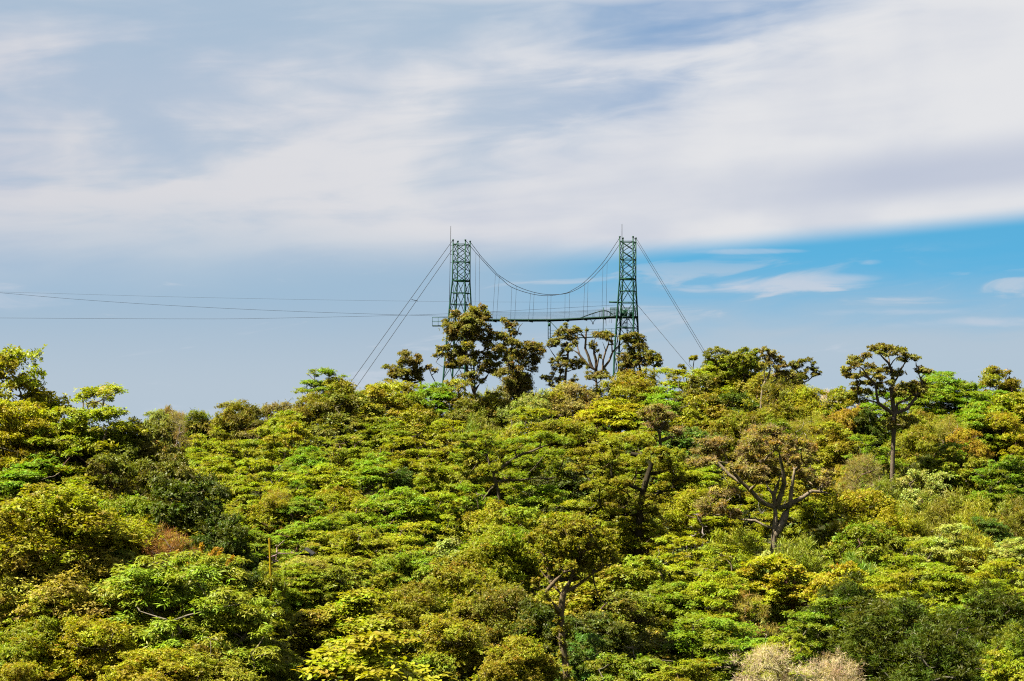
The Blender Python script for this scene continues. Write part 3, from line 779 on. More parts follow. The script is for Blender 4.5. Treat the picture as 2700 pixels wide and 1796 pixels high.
 (2560, 1075, 130, 'L', 'g', .1, 'green layered crown under the broad umbrella tree', ''),
 # ---- right hill
 (2225, 1030, 120, 'O', 'o', .3, 'olive flat crowns at the left shoulder of the tall lone tree', ''),
 (2205, 1080, 110, 'R', 'n', .5, 'orange-brown crown left of the tall lone tree', ''),
 (2290, 1040, 80, 'R', 'r', .6, 'rusty red crown behind the tall lone tree', ''),
 (2280, 1080, 90, 'G', 'd', .0, 'dark green crown behind the tall lone tree', ''),
 (2215, 1125, 150, 'G', 'o', .2, 'olive glossy tree left of the tall lone trunk', ''),
 (2228, 1178, 60, 'R', 'n', .3, 'small bright orange tuft between gnarled tree and lone trunk', ''),
 (2300, 1160, 120, 'L', 'g', .0, 'fresh green bush behind the lone pale trunk', ''),
 (2270, 1215, 140, 'N', 'b', .4, 'brown twiggy bush left of the lone trunk foot', ''),
 (2510, 993, 190, 'T', 'g', .0, 'broad green umbrella tree with sky gaps, right of the tall lone tree', ''),
 (2460, 1010, 140, 'L', 'g', .0, 'green layered crown directly behind the tall lone tree', ''),
 (2590, 1040, 150, 'T', 'g', .1, 'green tiered crown between the umbrella tree and right skyline tree', ''),
 (2650, 985, 130, 'O', 'o', .4, 'brown-olive tree with bare twigs at the right end of the skyline', ''),
 (2660, 1042, 170, 'G', 'y', .2, 'yellow-green leafy tree at the right edge below the skyline', ''),
 (2670, 1090, 150, 'R', 'a', .5, 'tan-gold fine-leaved tree at the right edge', ''),
 (2600, 1118, 80, 'G', 'd', .0, 'small dark green crown left of the tan-gold right-edge tree', ''),
 (2470, 1105, 140, 'N', 'o', .3, 'olive-brown twiggy tree below the broad green umbrella tree', ''),
 (2560, 1140, 110, 'R', 'n', .6, 'orange-rust crown with a thin bent pale trunk, right hill', ''),
 (2400, 1130, 130, 'R', 'o', .3, 'olive bush right of the lone trunk', ''),
 (2420, 1195, 100, 'W', 'd', .0, 'dark feathery bush right of the lone trunk', ''),
 (2500, 1180, 150, 'G', 'm', .2, 'green glossy bush left of the thin bent trunk', ''),
 (2650, 1215, 160, 'L', 'g', .0, 'vivid green layered bush at the right edge in mid height', ''),
 (2590, 1210, 110, 'G', 'o', .2, 'olive glossy bush beside the thin bent trunk', ''),
 (2420, 1240, 140, 'G', 'p', .4, 'pale olive leafy bush below the lone trunk', ''),
 (2350, 1255, 110, 'W', 'm', .1, 'green feathery bush at the foot of the lone trunk', ''),
 (2500, 1280, 140, 'W', 'o', .1, 'olive feathery bush right of the pale olive leafy bush', ''),
 (2275, 1298, 190, 'R', 'a', .4, 'lumpy golden tree right of the gnarled tree', ''),
 (2445, 1290, 80, 'W', 'm', .0, 'upright green plume bush in the right middle', ''),
 (2390, 1320, 120, 'W', 'y', .1, 'yellow-green feathery bush right of the lumpy golden tree', ''),
 (2570, 1310, 140, 'W', 'a', .2, 'golden feathery bush in the right middle', ''),
 (2680, 1300, 130, 'W', 'o', .3, 'olive feathery bush at the right edge', ''),
 (2620, 1345, 95, 'T', 'e', .0, 'small dark tiered shrub on the right slope', ''),
 (2490, 1395, 150, 'L', 'p', .0, 'pale lime tiered tree on the right slope', ''),
 (2160, 1335, 130, 'L', 'y', .1, 'yellow-green bush right of the gnarled tree foot', ''),
 (2100, 1410, 160, 'W', 'm', .3, 'green feathery bush below the gnarled tree', ''),
 (2240, 1400, 170, 'G', 'm', .1, 'dark green tree below the lumpy golden tree', ''),
 (2330, 1395, 140, 'L', 'm', .1, 'green tiered treelet with a thin pale trunk, right slope', ''),
 (2280, 1450, 130, 'W', 'g', .0, 'bright green feathery bush in the lower right middle', ''),
 (2400, 1440, 130, 'L', 'y', .0, 'yellow-green tiered bush left of the pale lime tree', ''),
 (2590, 1400, 130, 'W', 'a', .2, 'golden-green feathery bush right of the pale lime tree', ''),
 (2670, 1430, 130, 'L', 'p', .1, 'pale green bush at the right edge, lower half', ''),
 (2380, 1520, 150, 'T', 'y', .0, 'bright yellow tiered shrub above the dark lance-leaved tree', ''),
 (2510, 1505, 170, 'T', 'y', .0, 'bright yellow-green flat crown right of the tiered yellow shrub', ''),
 (2650, 1490, 170, 'T', 'y', .0, 'bright yellow-green flat crown at the right edge', ''),
 (2590, 1550, 150, 'L', 'g', .3, 'green shrub between the yellow flat crowns and lance-leaved tree', ''),
 (2680, 1570, 100, 'N', 'r', .7, 'rust-brown shrub at the right edge, lower down', ''),
 (2090, 1475, 200, 'O', 'a', .5, 'orange-brown open tree with bare forked limbs, lower right', ''),
 (2200, 1500, 140, 'O', 'a', .5, 'orange-olive open crown right of the orange-brown open tree', ''),
 (2030, 1470, 130, 'G', 'p', .1, 'pale green bush left of the orange-brown open tree', ''),
 (2160, 1590, 150, 'L', 'g', .0, 'green bush behind the orange-brown tree limbs', ''),
 (2285, 1530, 60, 'N', 'b', .7, 'small dead brown shrub above the dark lance-leaved tree', ''),
 (2050, 1690, 150, 'L', 'y', .0, 'yellow-green bush above the pinkish shrub', ''),
 (2040, 1722, 230, 'N', 'x', .0, 'pinkish-tan flowering shrub at the bottom edge', ''),
 (2180, 1735, 160, 'N', 'x', .0, 'pinkish-tan shrub at the bottom, under the lance-leaved tree', ''),
 (2230, 1545, 200, 'D', 'd', .0, 'dark lance-leaved tree at lower right, left part with upright shoots', ''),
 (2380, 1580, 300, 'D', 'd', .0, 'dark lance-leaved tree at lower right, broad middle crown', ''),
 (2570, 1575, 260, 'D', 'd', .0, 'dark lance-leaved tree at lower right, with branching trunk', ''),
 (2460, 1660, 280, 'D', 'd', .0, 'dark lance-leaved tree at the bottom right of the pinkish shrub', ''),
 (2650, 1680, 180, 'D', 'm', .0, 'green lance-leaved bush in the bottom right corner', ''),
 (2660, 1740, 160, 'L', 'y', .0, 'yellow-green bush at the bottom right corner', ''),
]
NAMES = dict(L='layered_tree', T='tiered_tree', R='rounded_tree', G='leafy_tree', P='palmate_tree', B='big_leaved_tree', D='lance_leaved_tree', O='open_crowned_tree', W='feathery_shrub', N='twiggy_tree', S='bare_tree')
BARK = dict(L=(.16, .125, .085), T=(.16, .125, .085), R=(.13, .10, .065), G=(.13, .105, .07), P=(.20, .17, .12), B=(.15, .11, .075), D=(.14, .11, .08), O=(.14, .10, .065), W=(.14, .12, .06), N=(.30, .24, .17), S=(.30, .26, .20))

# ---- landmark trees: pads and limbs read off crops (x0, y0, scale) of the photograph, each with its own distance and depth
C1 = (1080, 560, 3.135); C5 = (1100, 780, 4.9); C5B = (500, 900, 3.136); C6 = (1380, 800, 5.8925); C6B = (1200, 900, 3.136)
C8 = (2150, 860, 3.564); C9 = (1800, 1050, 3.92); C10 = (1780, 880, 5.227); C3 = (1400, 1200, 2.631); CP = (0, 0, 1.0)


def fill(x, y, rx, ry, n, r0, r1, flat, seed):
    g = np.random.default_rng(seed); out = []
    for i in range(n):
        a = i * 2.39996; q = math.sqrt((i + .5) / n); s = g.uniform(r0, r1)
        out.append((x + rx * q * math.cos(a) + g.normal(0, r0 * .3), y + ry * q * math.sin(a) + g.normal(0, r0 * .2), s, s * flat))
    return out


HERO = [
 dict(name='emergent_tree', label='big dense dark tree standing in front of the left steel tower', crop=C5, d=192, r=26, col='h', acc=.35, sty='olive', dens=.95, accf=.16,
  trunk=[(770, 1650), (760, 1560), (745, 1400), (735, 1250), (690, 1100), (640, 950), (640, 800), (640, 600), (650, 420)],
  pads=[(620,260,90,60),(700,230,110,70),(800,220,100,70),(860,165,50,40),(500,240,70,45),(880,290,80,50),(430,330,80,60),(560,330,110,70),(700,330,110,70),(820,360,90,60),
   (420,440,80,70),(520,440,100,70),(640,430,110,70),(760,430,100,60),(420,540,70,60),(520,520,90,60),(660,510,110,70),(780,500,90,70),(600,590,60,40),(720,580,80,50),
   (330,700,90,50),(270,750,60,40),(400,680,60,40),(380,770,80,50),(460,750,60,40),(560,680,80,50),(680,660,90,50),(540,770,90,60),(660,750,90,50),(760,720,60,50),(440,850,80,50),
   (540,870,90,60),(640,860,90,60),(760,830,70,70),(480,930,70,40),(400,910,60,30),(930,430,60,60),(880,560,80,50),(960,540,90,50),(1040,510,80,40),(1110,540,60,40),(1110,620,60,50),
   (920,650,80,50),(1000,680,90,60),(1080,720,80,50),(920,760,80,60),(1020,780,90,60),(1130,800,60,60),(900,850,80,60),(1000,880,90,50),(860,940,80,50),(780,990,80,40),(960,980,60,40),
   (620,1050,80,40),(700,1120,70,50),(820,1080,60,40)],
  limbs=[([(430,930),(330,920),(240,860)], 5, 2), ([(430,800),(340,900)], 4, 2)]),
 dict(name='emergent_tree', label='slender ragged tree with bare top twigs right of the big dark tower tree', crop=C1, d=199, r=15, col='h', acc=.7, sty='olive', dens=.9,
  trunk=[(890, 1620), (880, 1520), (860, 1350), (850, 1200), (845, 1080), (830, 980), (800, 920)],
  pads=[(800,905,35,30),(830,950,50,40),(860,1000,40,30),(840,1060,50,50),(870,1100,45,50),(800,1030,40,30),(950,1110,50,40),(990,1130,60,40),(1050,1130,60,40),(1090,1160,35,40),(1000,1190,60,45),
   (1060,1220,50,40),(940,1180,50,50),(900,1220,60,60),(980,1270,60,40),(1040,1310,40,30),(860,1180,50,60),(820,1230,50,50),(880,1310,70,50),(800,1320,70,50),(740,1360,60,40),(840,1390,80,40),
   (900,1400,60,50),(960,1360,50,40),(920,1460,70,50),(840,1460,70,50),(970,1430,40,40),(965,1085,18,20)],
  limbs=[([(850,1060),(890,1000),(905,950),(935,915)], 5, 2), ([(890,1010),(925,990)], 3, 2), ([(860,1030),(885,935)], 3, 1.5)]),
 dict(name='leaning_tree', label='small leaning tree on the skyline left of the left steel tower', crop=C5B, d=207, r=16, col='h', acc=.4, sty='olive', dens=1.0,
  trunk=[(1950, 520), (1925, 420), (1905, 330), (1880, 260), (1850, 200)],
  pads=[(1790,130,50,35),(1830,160,60,40),(1740,190,50,30),(1640,215,40,20),(1680,250,50,30),(1750,250,70,40),(1820,230,60,50),(1870,170,40,50),(1880,240,40,50),(1860,290,60,40),(1790,310,60,30),
   (1700,290,50,25),(1630,325,40,15),(1900,140,20,30),(1900,300,25,60)],
  limbs=[([(1880,260),(1885,180),(1872,85)], 6, 2), ([(1800,160),(1765,100)], 3, 1.5)]),
 dict(name='treelet', label='tiny pom-pom treelet on the skyline beside the big dark tower tree', crop=C5B, d=207, r=7, col='b', acc=.4, sty='olive', dens=1.2,
  trunk=[(2050, 420), (2030, 335), (2000, 280), (1985, 240)], pads=[(1980,220,30,18),(2020,245,22,18),(1962,215,15,12)], limbs=[]),
 dict(name='emergent_tree', label='ragged leafy tree under the suspended walkway, between the towers', crop=C6, d=199, r=38, col='h', acc=.2, sty='gloss', dens=1.15, leafk=.85,
  trunk=[(690, 1700), (680, 1480), (660, 1350), (650, 1200), (660, 1050), (690, 900), (690, 750), (680, 600)],
  pads=[(660,340,40,40),(600,400,50,30),(540,450,40,30),(700,440,80,50),(850,420,60,40),(780,470,80,50),(620,500,90,50),(450,590,70,40),(380,640,50,35),(480,660,60,40),(560,590,80,50),(700,560,90,50),
   (800,580,60,50),(640,650,80,50),(760,660,70,50),(600,760,60,50),(700,740,80,50),(560,850,70,50),(460,900,70,35),(660,870,80,50),(760,890,70,50),(860,900,60,40),(920,940,50,40),(540,960,70,40),
   (640,960,80,50),(760,980,80,50),(860,980,60,40),(500,1040,50,40),(600,1060,60,40),(330,1150,70,30),(420,1140,50,30),(460,1100,40,30),(400,1200,70,30),(500,1200,70,40),(560,1170,60,40),
   (440,1260,60,30),(540,1280,50,40),(600,1330,40,30),(760,1200,60,60),(740,1300,40,60)],
  limbs=[([(520,870),(450,770),(400,690)], 9, 4)]),
 dict(name='forked_tree', label='forked bare-limbed tree with pale branches left of the right steel tower', crop=C6, d=210, r=34, col='h', acc=.5, sty='olive', dens=1.0, bark=(.15, .11, .075),
  trunk=[(1140, 1450), (1135, 1250), (1125, 1100), (1115, 1040)],
  pads=[(1200,480,100,40),(1140,490,60,40),(1280,500,80,45),(1320,540,50,35),(1360,500,40,25),(1100,660,40,40),(1060,620,40,40),(1050,680,30,30),(1370,610,20,40),(840,400,60,40),(780,430,50,40),
   (1150,740,25,20),(1190,840,20,30),(1140,1120,120,60),(1010,1000,30,30),(1040,1130,90,60),(1240,1120,90,60),(985,430,14,30)],
  limbs=[([(1110,1050),(1000,960),(920,860),(850,770),(760,720)], 26, 9), ([(1070,1000),(1010,820),(960,700),(970,560),(920,500),(880,440)], 24, 9), ([(970,560),(975,450),(985,350)], 14, 8),
   ([(1130,1050),(1130,900),(1100,780),(1090,650),(1110,560)], 26, 9), ([(1140,1000),(1170,850),(1190,760)], 16, 6), ([(1150,1080),(1230,1040),(1240,880),(1280,740),(1320,640),(1330,560)], 20, 8),
   ([(1235,1020),(1330,900),(1390,750),(1460,680),(1560,610)], 22, 8), ([(1380,750),(1370,600),(1430,570)], 12, 5), ([(1280,740),(1230,600)], 9, 4), ([(880,800),(840,620),(850,540)], 12, 5),
   ([(880,440),(830,380),(810,330)], 8, 5), ([(830,390),(800,370),(735,350)], 6, 4)]),
 dict(name='emergent_tree', label='dense wind-swept tree hiding the right leg of the right steel tower', crop=C6, d=208, r=26, col='h', acc=.5, sty='olive', dens=1.0,
  trunk=[(1830, 1450), (1830, 1250), (1840, 1100), (1800, 950), (1750, 800), (1700, 650)],
  pads=[(1560,520,90,50),(1660,500,90,40),(1760,540,90,45),(1850,550,60,45),(1700,600,100,50),(1820,630,80,50),(1620,580,60,40),(1880,700,50,40),(1740,690,100,50),(1640,740,80,60),(1600,820,70,60),
   (1720,800,100,60),(1840,770,90,50),(1940,790,90,50),(1960,870,90,40),(1820,880,90,50),(1660,900,90,60),(1560,900,80,60),(1500,980,70,50),(1620,1000,80,50),(1740,960,80,50),(1900,940,70,40),
   (1680,1080,100,50),(1560,1080,80,50),(1760,1150,80,50)], limbs=[]),
 dict(name='umbrella_tree', label='small umbrella tree with a straight dark trunk right of the right tower', crop=C6, d=207, r=18, col='k', acc=.4, sty='olive', dens=1.1,
  trunk=[(2020, 1450), (2030, 1270), (2035, 1130), (2030, 980), (2020, 920)],
  pads=[(2050,880,80,45),(2110,930,45,45),(1990,920,60,35),(2080,960,50,30),(2030,830,80,40),(2090,850,60,50),(1970,850,60,40)], limbs=[]),
 dict(name='emergent_tree', label='tall lone tree with a wide domed crown and bare trunk, right skyline', crop=C8, d=152, r=30, lk=1.35, col='h', acc=.5, sty='olive', dens=1.05, bark=(.13, .10, .07), k0=.7,
  trunk=[(722, 1560), (722, 1420), (725, 1300), (730, 1150), (735, 1030), (735, 900), (740, 830)],
  pads=[(540,215,60,28),(600,200,70,25),(660,210,50,25),(730,200,60,25),(790,225,60,28),(850,260,50,28),(900,290,45,25),(945,310,35,20),(470,280,55,28),(400,310,60,28),(340,350,55,30),(300,400,45,30),
   (275,440,35,28),(330,460,50,22),(630,250,50,20),(720,270,50,20),(830,320,40,22),(420,370,50,28),(500,370,40,25),(520,410,55,25),(590,420,50,28),(470,450,50,25),(390,480,50,22),(650,400,45,25),
   (690,440,50,28),(790,430,45,22),(740,450,40,20),(560,480,50,25),(620,490,50,25),(500,540,60,25),(600,560,60,28),(400,540,50,25),(1010,405,55,25),(1050,430,40,18),(970,420,35,20),(780,590,70,35),
   (860,570,70,40),(920,600,60,40),(980,540,60,45),(960,630,60,40),(1010,600,45,35),(820,640,60,30),(700,540,40,25),(760,890,90,35),(840,870,80,40),(700,920,70,30),(900,900,60,40),(810,940,60,30),
   (740,960,60,25),(640,620,40,25),(480,620,60,28),(400,600,50,25)],
  limbs=[([(740,830),(700,800),(640,760),(590,720),(575,640),(570,560),(520,500),(420,450),(330,440)], 15, 5), ([(745,840),(725,700),(715,600),(735,520),(720,430),(690,350),(640,300),(600,260)], 17, 5),
   ([(755,820),(770,730),(850,690),(920,650)], 14, 6), ([(760,820),(860,780),(930,690),(960,640),(970,520)], 15, 6), ([(735,540),(770,480),(800,400),(860,330)], 9, 4), ([(700,380),(730,330),(780,280)], 6, 3),
   ([(575,560),(500,480),(440,400),(400,370)], 8, 4), ([(640,760),(480,690),(400,650)], 8, 4)]),
 dict(name='emergent_tree', label='dark round-topped tree where the right guy cables end', crop=C10, d=203, r=22, col='k', acc=.2, sty='gloss', dens=1.2, leafk=.8,
  trunk=[(560, 1100), (580, 800), (590, 500)],
  pads=[(600,220,80,50),(500,270,70,45),(700,250,50,45),(450,320,50,40),(590,310,80,50),(680,330,60,50),(560,400,80,50),(680,440,80,60),(540,500,70,50),(450,380,60,40),(640,520,80,50)], limbs=[]),
 dict(name='leafy_tree', label='glossy green domed tree in the middle of the right skyline cluster', crop=C10, d=201, r=26, col='m', acc=.2, sty='gloss', dens=1.2, leafk=.85,
  trunk=[(950, 1250), (950, 1000), (950, 700), (960, 500)],
  pads=[(940,240,80,40),(1080,260,80,45),(860,300,80,45),(980,310,90,50),(1110,340,60,40),(780,360,80,45),(900,400,80,45),(1020,410,80,45),(760,440,70,45),(860,500,80,45),(780,540,70,40),(960,510,70,40),
   (1080,570,50,40),(1060,470,60,40),(700,600,80,45),(650,560,70,40)], limbs=[]),
 dict(name='emergent_tree', label='pale-trunked open brown tree in the right skyline cluster', crop=C10, d=191, r=22, col='b', acc=.5, sty='olive', dens=1.0, bark=(.22, .175, .125),
  trunk=[(1180, 1250), (1180, 1060), (1190, 900), (1205, 740)],
  pads=[(1190,250,35,20),(1260,230,50,30),(1330,260,60,40),(1290,310,60,40),(1360,320,50,35),(1200,300,25,20),(1250,360,60,25),(1450,350,45,25),(1480,400,50,25),(1400,390,50,25),(1300,400,60,20),(1200,430,50,25),
   (1480,450,50,25),(1400,470,60,25),(1450,530,60,25),(1540,560,50,30),(1600,530,50,30),(1580,610,60,30),(1640,570,50,30),(1400,560,50,30)],
  limbs=[([(1205,740),(1240,660),(1290,580),(1310,500),(1300,400),(1280,320)], 14, 5), ([(1215,780),(1300,700),(1420,610),(1520,570)], 10, 4), ([(1200,950),(1260,860),(1400,740),(1500,670)], 8, 4), ([(1240,660),(1230,560),(1240,480)], 8, 4)]),
 dict(name='reaching_tree', label='dark tree reaching an arm right into the skyline gap, right of the pale trunk', crop=C10, d=202, r=22, col='k', acc=.3, sty='olive', dens=1.0,
  trunk=[(1580, 1250), (1600, 1000), (1640, 850), (1690, 700), (1780, 560), (1840, 480)],
  pads=[(1590,430,50,30),(1670,410,60,30),(1740,390,60,30),(1810,370,60,30),(1890,410,40,18),(1700,450,60,25),(1640,480,40,20),(1870,480,50,30),(1940,500,50,30),(1990,550,40,30),(1920,560,50,25),(1780,530,50,40),
   (1720,570,60,40),(1680,630,50,40),(1780,620,50,40),(1600,680,90,50),(1700,720,80,50),(1520,720,80,50)],
  limbs=[([(1700,690),(1830,650),(1900,590),(1960,560)], 10, 4)]),
 dict(name='treelet', label='thin treelet with a flat tuft beside the lower right guy cable', crop=C10, d=204, r=10, col='o', acc=.3, sty='olive', dens=1.2,
  trunk=[(230, 700), (240, 560), (250, 450), (260, 380)], pads=[(250,325,55,14),(285,350,25,12),(215,345,22,10)], limbs=[([(245,480),(215,440),(190,410)], 4, 2)]),
 dict(name='treelet', label='small flat-tufted treelet left of the thin treelet by the guy cable', crop=C10, d=204, r=9, col='k', acc=.3, sty='olive', dens=1.2,
  trunk=[(130, 700), (110, 560), (100, 490)], pads=[(90,445,48,16),(130,480,22,14)], limbs=[]),
 dict(name='gnarled_tree', label='gnarled brown tree with forking pale-and-dark trunk on the right slope', crop=C9, d=137, r=52, lk=1.15, col='b', acc=.3, sty='olive', dens=.75, accf=.45, bark=(.22, .175, .12), twiggy=.55,
  trunk=[(935, 1620), (940, 1500), (950, 1350), (960, 1230), (955, 1130)],
  pads=[(250,480,120,50),(350,460,90,45),(420,450,70,40),(170,560,80,40),(260,560,100,45),(150,660,80,45),(260,660,100,45),(360,600,90,45),(740,370,100,45),(850,330,110,40),(950,350,100,45),(760,450,110,45),
   (880,430,100,45),(1000,430,90,45),(680,540,110,45),(800,530,110,45),(920,520,90,45),(1080,450,80,50),(1150,520,80,60),(1250,480,80,50),(1320,560,70,60),(660,640,110,45),(780,640,110,50),(900,650,90,45),
   (560,720,80,40),(680,760,100,50),(800,760,100,50),(900,740,80,50),(1100,620,70,60),(1200,620,70,60),(1300,680,70,60),(740,860,90,50),(860,860,70,50),(1180,760,60,60),(1280,800,70,60),(1380,850,80,60),
   (1450,880,70,50),(1480,800,60,40),(280,1100,100,50),(220,1160,80,50),(330,1180,90,50),(400,1100,80,40),(520,1220,90,60),(420,980,120,50),(560,960,90,45)],
  limbs=[([(950,1130),(850,1090),(780,1040),(700,950),(600,860),(520,760),(480,680),(430,570)], 26, 8), ([(600,870),(480,790),(400,700),(330,620)], 22, 8), ([(940,1130),(940,1000),(980,900),(1010,800)], 24, 9),
   ([(970,1120),(1020,980),(1050,880),(1035,750),(1010,620),(990,540)], 32, 10), ([(1000,1130),(1110,1120),(1120,980),(1140,850),(1160,740),(1250,650)], 30, 9), ([(1060,1120),(1130,1080),(1250,1020),(1330,960),(1530,990)], 30, 10),
   ([(945,1420),(1030,1300),(1060,1200),(1110,1110)], 40, 30)]),
 dict(name='mossy_tree', label='big olive tree with a mossy dark leaning trunk in the hill centre', crop=C6B, d=142, r=46, lk=1.1, col='o', acc=.25, sty='layer', dens=.95, bark=(.045, .036, .02), leafk=.8,
  trunk=[(1510, 1700), (1520, 1560), (1530, 1420), (1540, 1300), (1580, 1150), (1620, 1020), (1560, 950), (1450, 930)],
  pads=[(1000,940,80,40),(1080,900,90,40),(1180,870,100,40),(1290,830,110,40),(1400,800,110,40),(1500,810,100,45),(1580,850,80,45),(980,1050,90,30),(1060,1010,80,35),(1150,980,90,40),(1250,950,80,40),
   (1340,930,80,40),(1680,900,90,50),(1760,950,90,60),(1840,960,80,60),(1400,1000,90,50),(1500,1000,80,50),(1300,1080,90,50),(1200,1200,100,50),(1300,1180,100,50),(1260,1270,90,40),(1400,1160,90,50),
   (1700,1050,90,60),(1800,1050,80,60),(1720,1180,80,50),(1850,1130,60,40),(1420,1280,80,50),(1600,1300,80,50),(1500,1370,70,40),(1700,1300,80,40),(1280,1400,90,40),(1400,1420,70,40),(1620,1400,60,40)],
  limbs=[([(1600,1100),(1700,1080),(1800,1050)], 20, 8), ([(1560,1240),(1420,1180),(1300,1150)], 22, 8), ([(1545,1300),(1680,1260),(1780,1220)], 18, 7)]),
 dict(name='gnarled_tree', label='small brown gnarled stub above the mossy dark-trunked tree', crop=C6B, d=164, r=26, col='b', acc=.5, sty='olive', dens=.8, accf=.4, bark=(.10, .08, .05), twiggy=.6,
  trunk=[(1700, 1000), (1700, 860), (1690, 760), (1650, 700)],
  pads=[(1560,600,60,35),(1640,590,80,40),(1720,620,80,40),(1620,660,70,40),(1700,700,60,40),(1800,740,80,30),(1860,770,40,20),(1680,560,70,30)],
  limbs=[([(1695,820),(1760,800),(1800,790),(1790,840)], 16, 10), ([(1690,760),(1720,690),(1760,640)], 14, 6)]),
 dict(name='layered_tree', label='dark-limbed layered tree with a thick trunk left of the mossy tree', crop=C6B, d=151, r=24, col='m', acc=.3, sty='layer', dens=1.0, bark=(.12, .095, .06), leafk=.85,
  trunk=[(380, 1480), (370, 1340), (350, 1220), (320, 1100), (290, 1030)],
  pads=[(60,800,80,40),(150,770,90,35),(250,790,90,35),(90,880,90,40),(40,980,60,40),(150,950,100,40),(260,900,90,40),(350,850,90,40),(430,840,80,35),(500,880,80,35),(600,820,90,35),(700,780,100,40),
   (800,800,100,40),(900,820,80,40),(960,860,60,40),(300,1050,110,30),(420,1030,90,30),(560,1000,100,40),(680,1010,100,40),(780,1040,80,40),(850,1080,60,40),(500,1110,90,40),(620,1100,90,40),(800,920,90,40),
   (900,930,70,40),(700,900,80,40),(100,1100,80,40),(180,1160,80,40),(80,1200,70,40)],
  limbs=[([(300,1050),(260,950),(180,880),(60,860)], 12, 5), ([(320,1080),(430,1010),(560,930),(700,880),(780,850)], 14, 5), ([(340,1180),(250,1280),(200,1360)], 10, 5), ([(350,1160),(520,1150),(700,1130)], 10, 5)]),
 dict(name='vine_hung_tree', label='big olive-domed tree with a vine-hung pale trunk at the bottom centre', crop=C3, d=106, r=22, col='o', acc=.3, sty='round', dens=1.0, bark=(.15, .11, .065), k0=.5,
  trunk=[(260, 1700), (245, 1500), (215, 1300), (205, 1100), (225, 960), (280, 860), (300, 760)],
  pads=fill(290, 630, 290, 210, 64, 42, 70, .68, 5) + [(190,1080,30,24),(190,1150,28,24),(240,1200,26,24),(195,1220,22,24),(215,1290,24,26),(240,1340,26,26),(205,1380,22,26),(250,1420,26,28),(170,1230,18,18),(260,1490,30,26),(110,980,50,36),(60,900,50,36)],
  limbs=[([(230,950),(330,900),(430,820),(520,760)], 12, 5), ([(225,980),(130,880),(60,790)], 10, 4), ([(440,900),(480,1000),(560,1060)], 5, 3)]),
]

# ------------------------------------------------------------------ terrain
rngP = np.random.default_rng(77)
PLACE = []
base_pts = []
for row in ROWS:
    u, v, w, kind, c_, acc_, lab, side = row
    W, H = SPECIES[kind][0], SPECIES[kind][1]
    d = depth(u, v + .42 * w, side) + float(rngP.uniform(-2.5, 2.5))
    if kind == 'S': d -= 3.0
    top = px(u, v, d); s = w * d / (F * W) * 1.32
    PLACE.append((top, s, d)); base_pts.append((top[0], top[1], top[2] - s * H * .97))
base_pts += [(x_, y_, -13.0) for x_ in (-62, -52, -43, -34) for y_ in (208, 220, 234, 250)]      # the saddle behind the left flank
BP = np.array(base_pts)
PRY = [-80, 0, 12, 35, 70, 100, 120, 140, 160, 182, 207, 225, 240, 265, 290, 310, 340, 420, 600, 2000, 9000]
PRZ = [-1.7, -1.7, -3, -12, -23, -24, -22, -19, -15.5, -10.5, -6.0, -5.0, -8, -16, -14, -14, -25, -50, -70, -120, -140]


def ground_z(x, y):
    x = np.atleast_1d(np.asarray(x, float)); y = np.atleast_1d(np.asarray(y, float))
    z0 = np.interp(y, PRY, PRZ) + 1.2 * np.sin(x * .045 + y * .02) * np.clip(y / 60, 0, 1)
    z0 = z0 - 2.0 - 9.0 * np.clip((-24 - x) / 22, 0, 1) * np.clip((y - 165) / 20, 0, 1) * np.clip((275 - y) / 20, 0, 1)
    z0 = np.where(y < 60, np.interp(y, PRY, PRZ), z0)
    num = z0 * .05; den = np.full_like(z0, .05)
    for bx, by, bz in BP:
        wgt = np.exp(-((x - bx) ** 2 + (y - by) ** 2) / (2 * 8.5 ** 2)); num = num + wgt * bz; den = den + wgt
    return num / den


def build_terrain():
    xs = np.concatenate([-np.geomspace(112, 7000, 26)[::-1], np.arange(-110, 110.1, 2.5), np.geomspace(112, 7000, 26)])
    ys = np.concatenate([-np.geomspace(5, 4000, 16)[::-1], np.arange(0, 345, 2.5), np.geomspace(348, 9000, 30)])
    Xg, Yg = np.meshgrid(xs, ys); Z = ground_z(Xg.ravel(), Yg.ravel()).reshape(Xg.shape)
    g = np.random.default_rng(3); Z = Z + g.normal(0, .12, Z.shape) * (np.abs(Xg) < 111)
    V = np.stack([Xg, Yg, Z], -1).reshape(-1, 3); nx = len(xs); ny = len(ys)
    i = (np.arange(ny - 1)[:, None] * nx + np.arange(nx - 1)[None, :]).ravel()
    o = obj('ground', mesh_np('ground', V, [np.stack([i, i + 1, i + nx + 1, i + nx], -1)], M_GROUND, smooth_f=True)); tag(o, kind='structure')


build_terrain()
gz1 = lambda x, y: float(ground_z(x, y)[0])


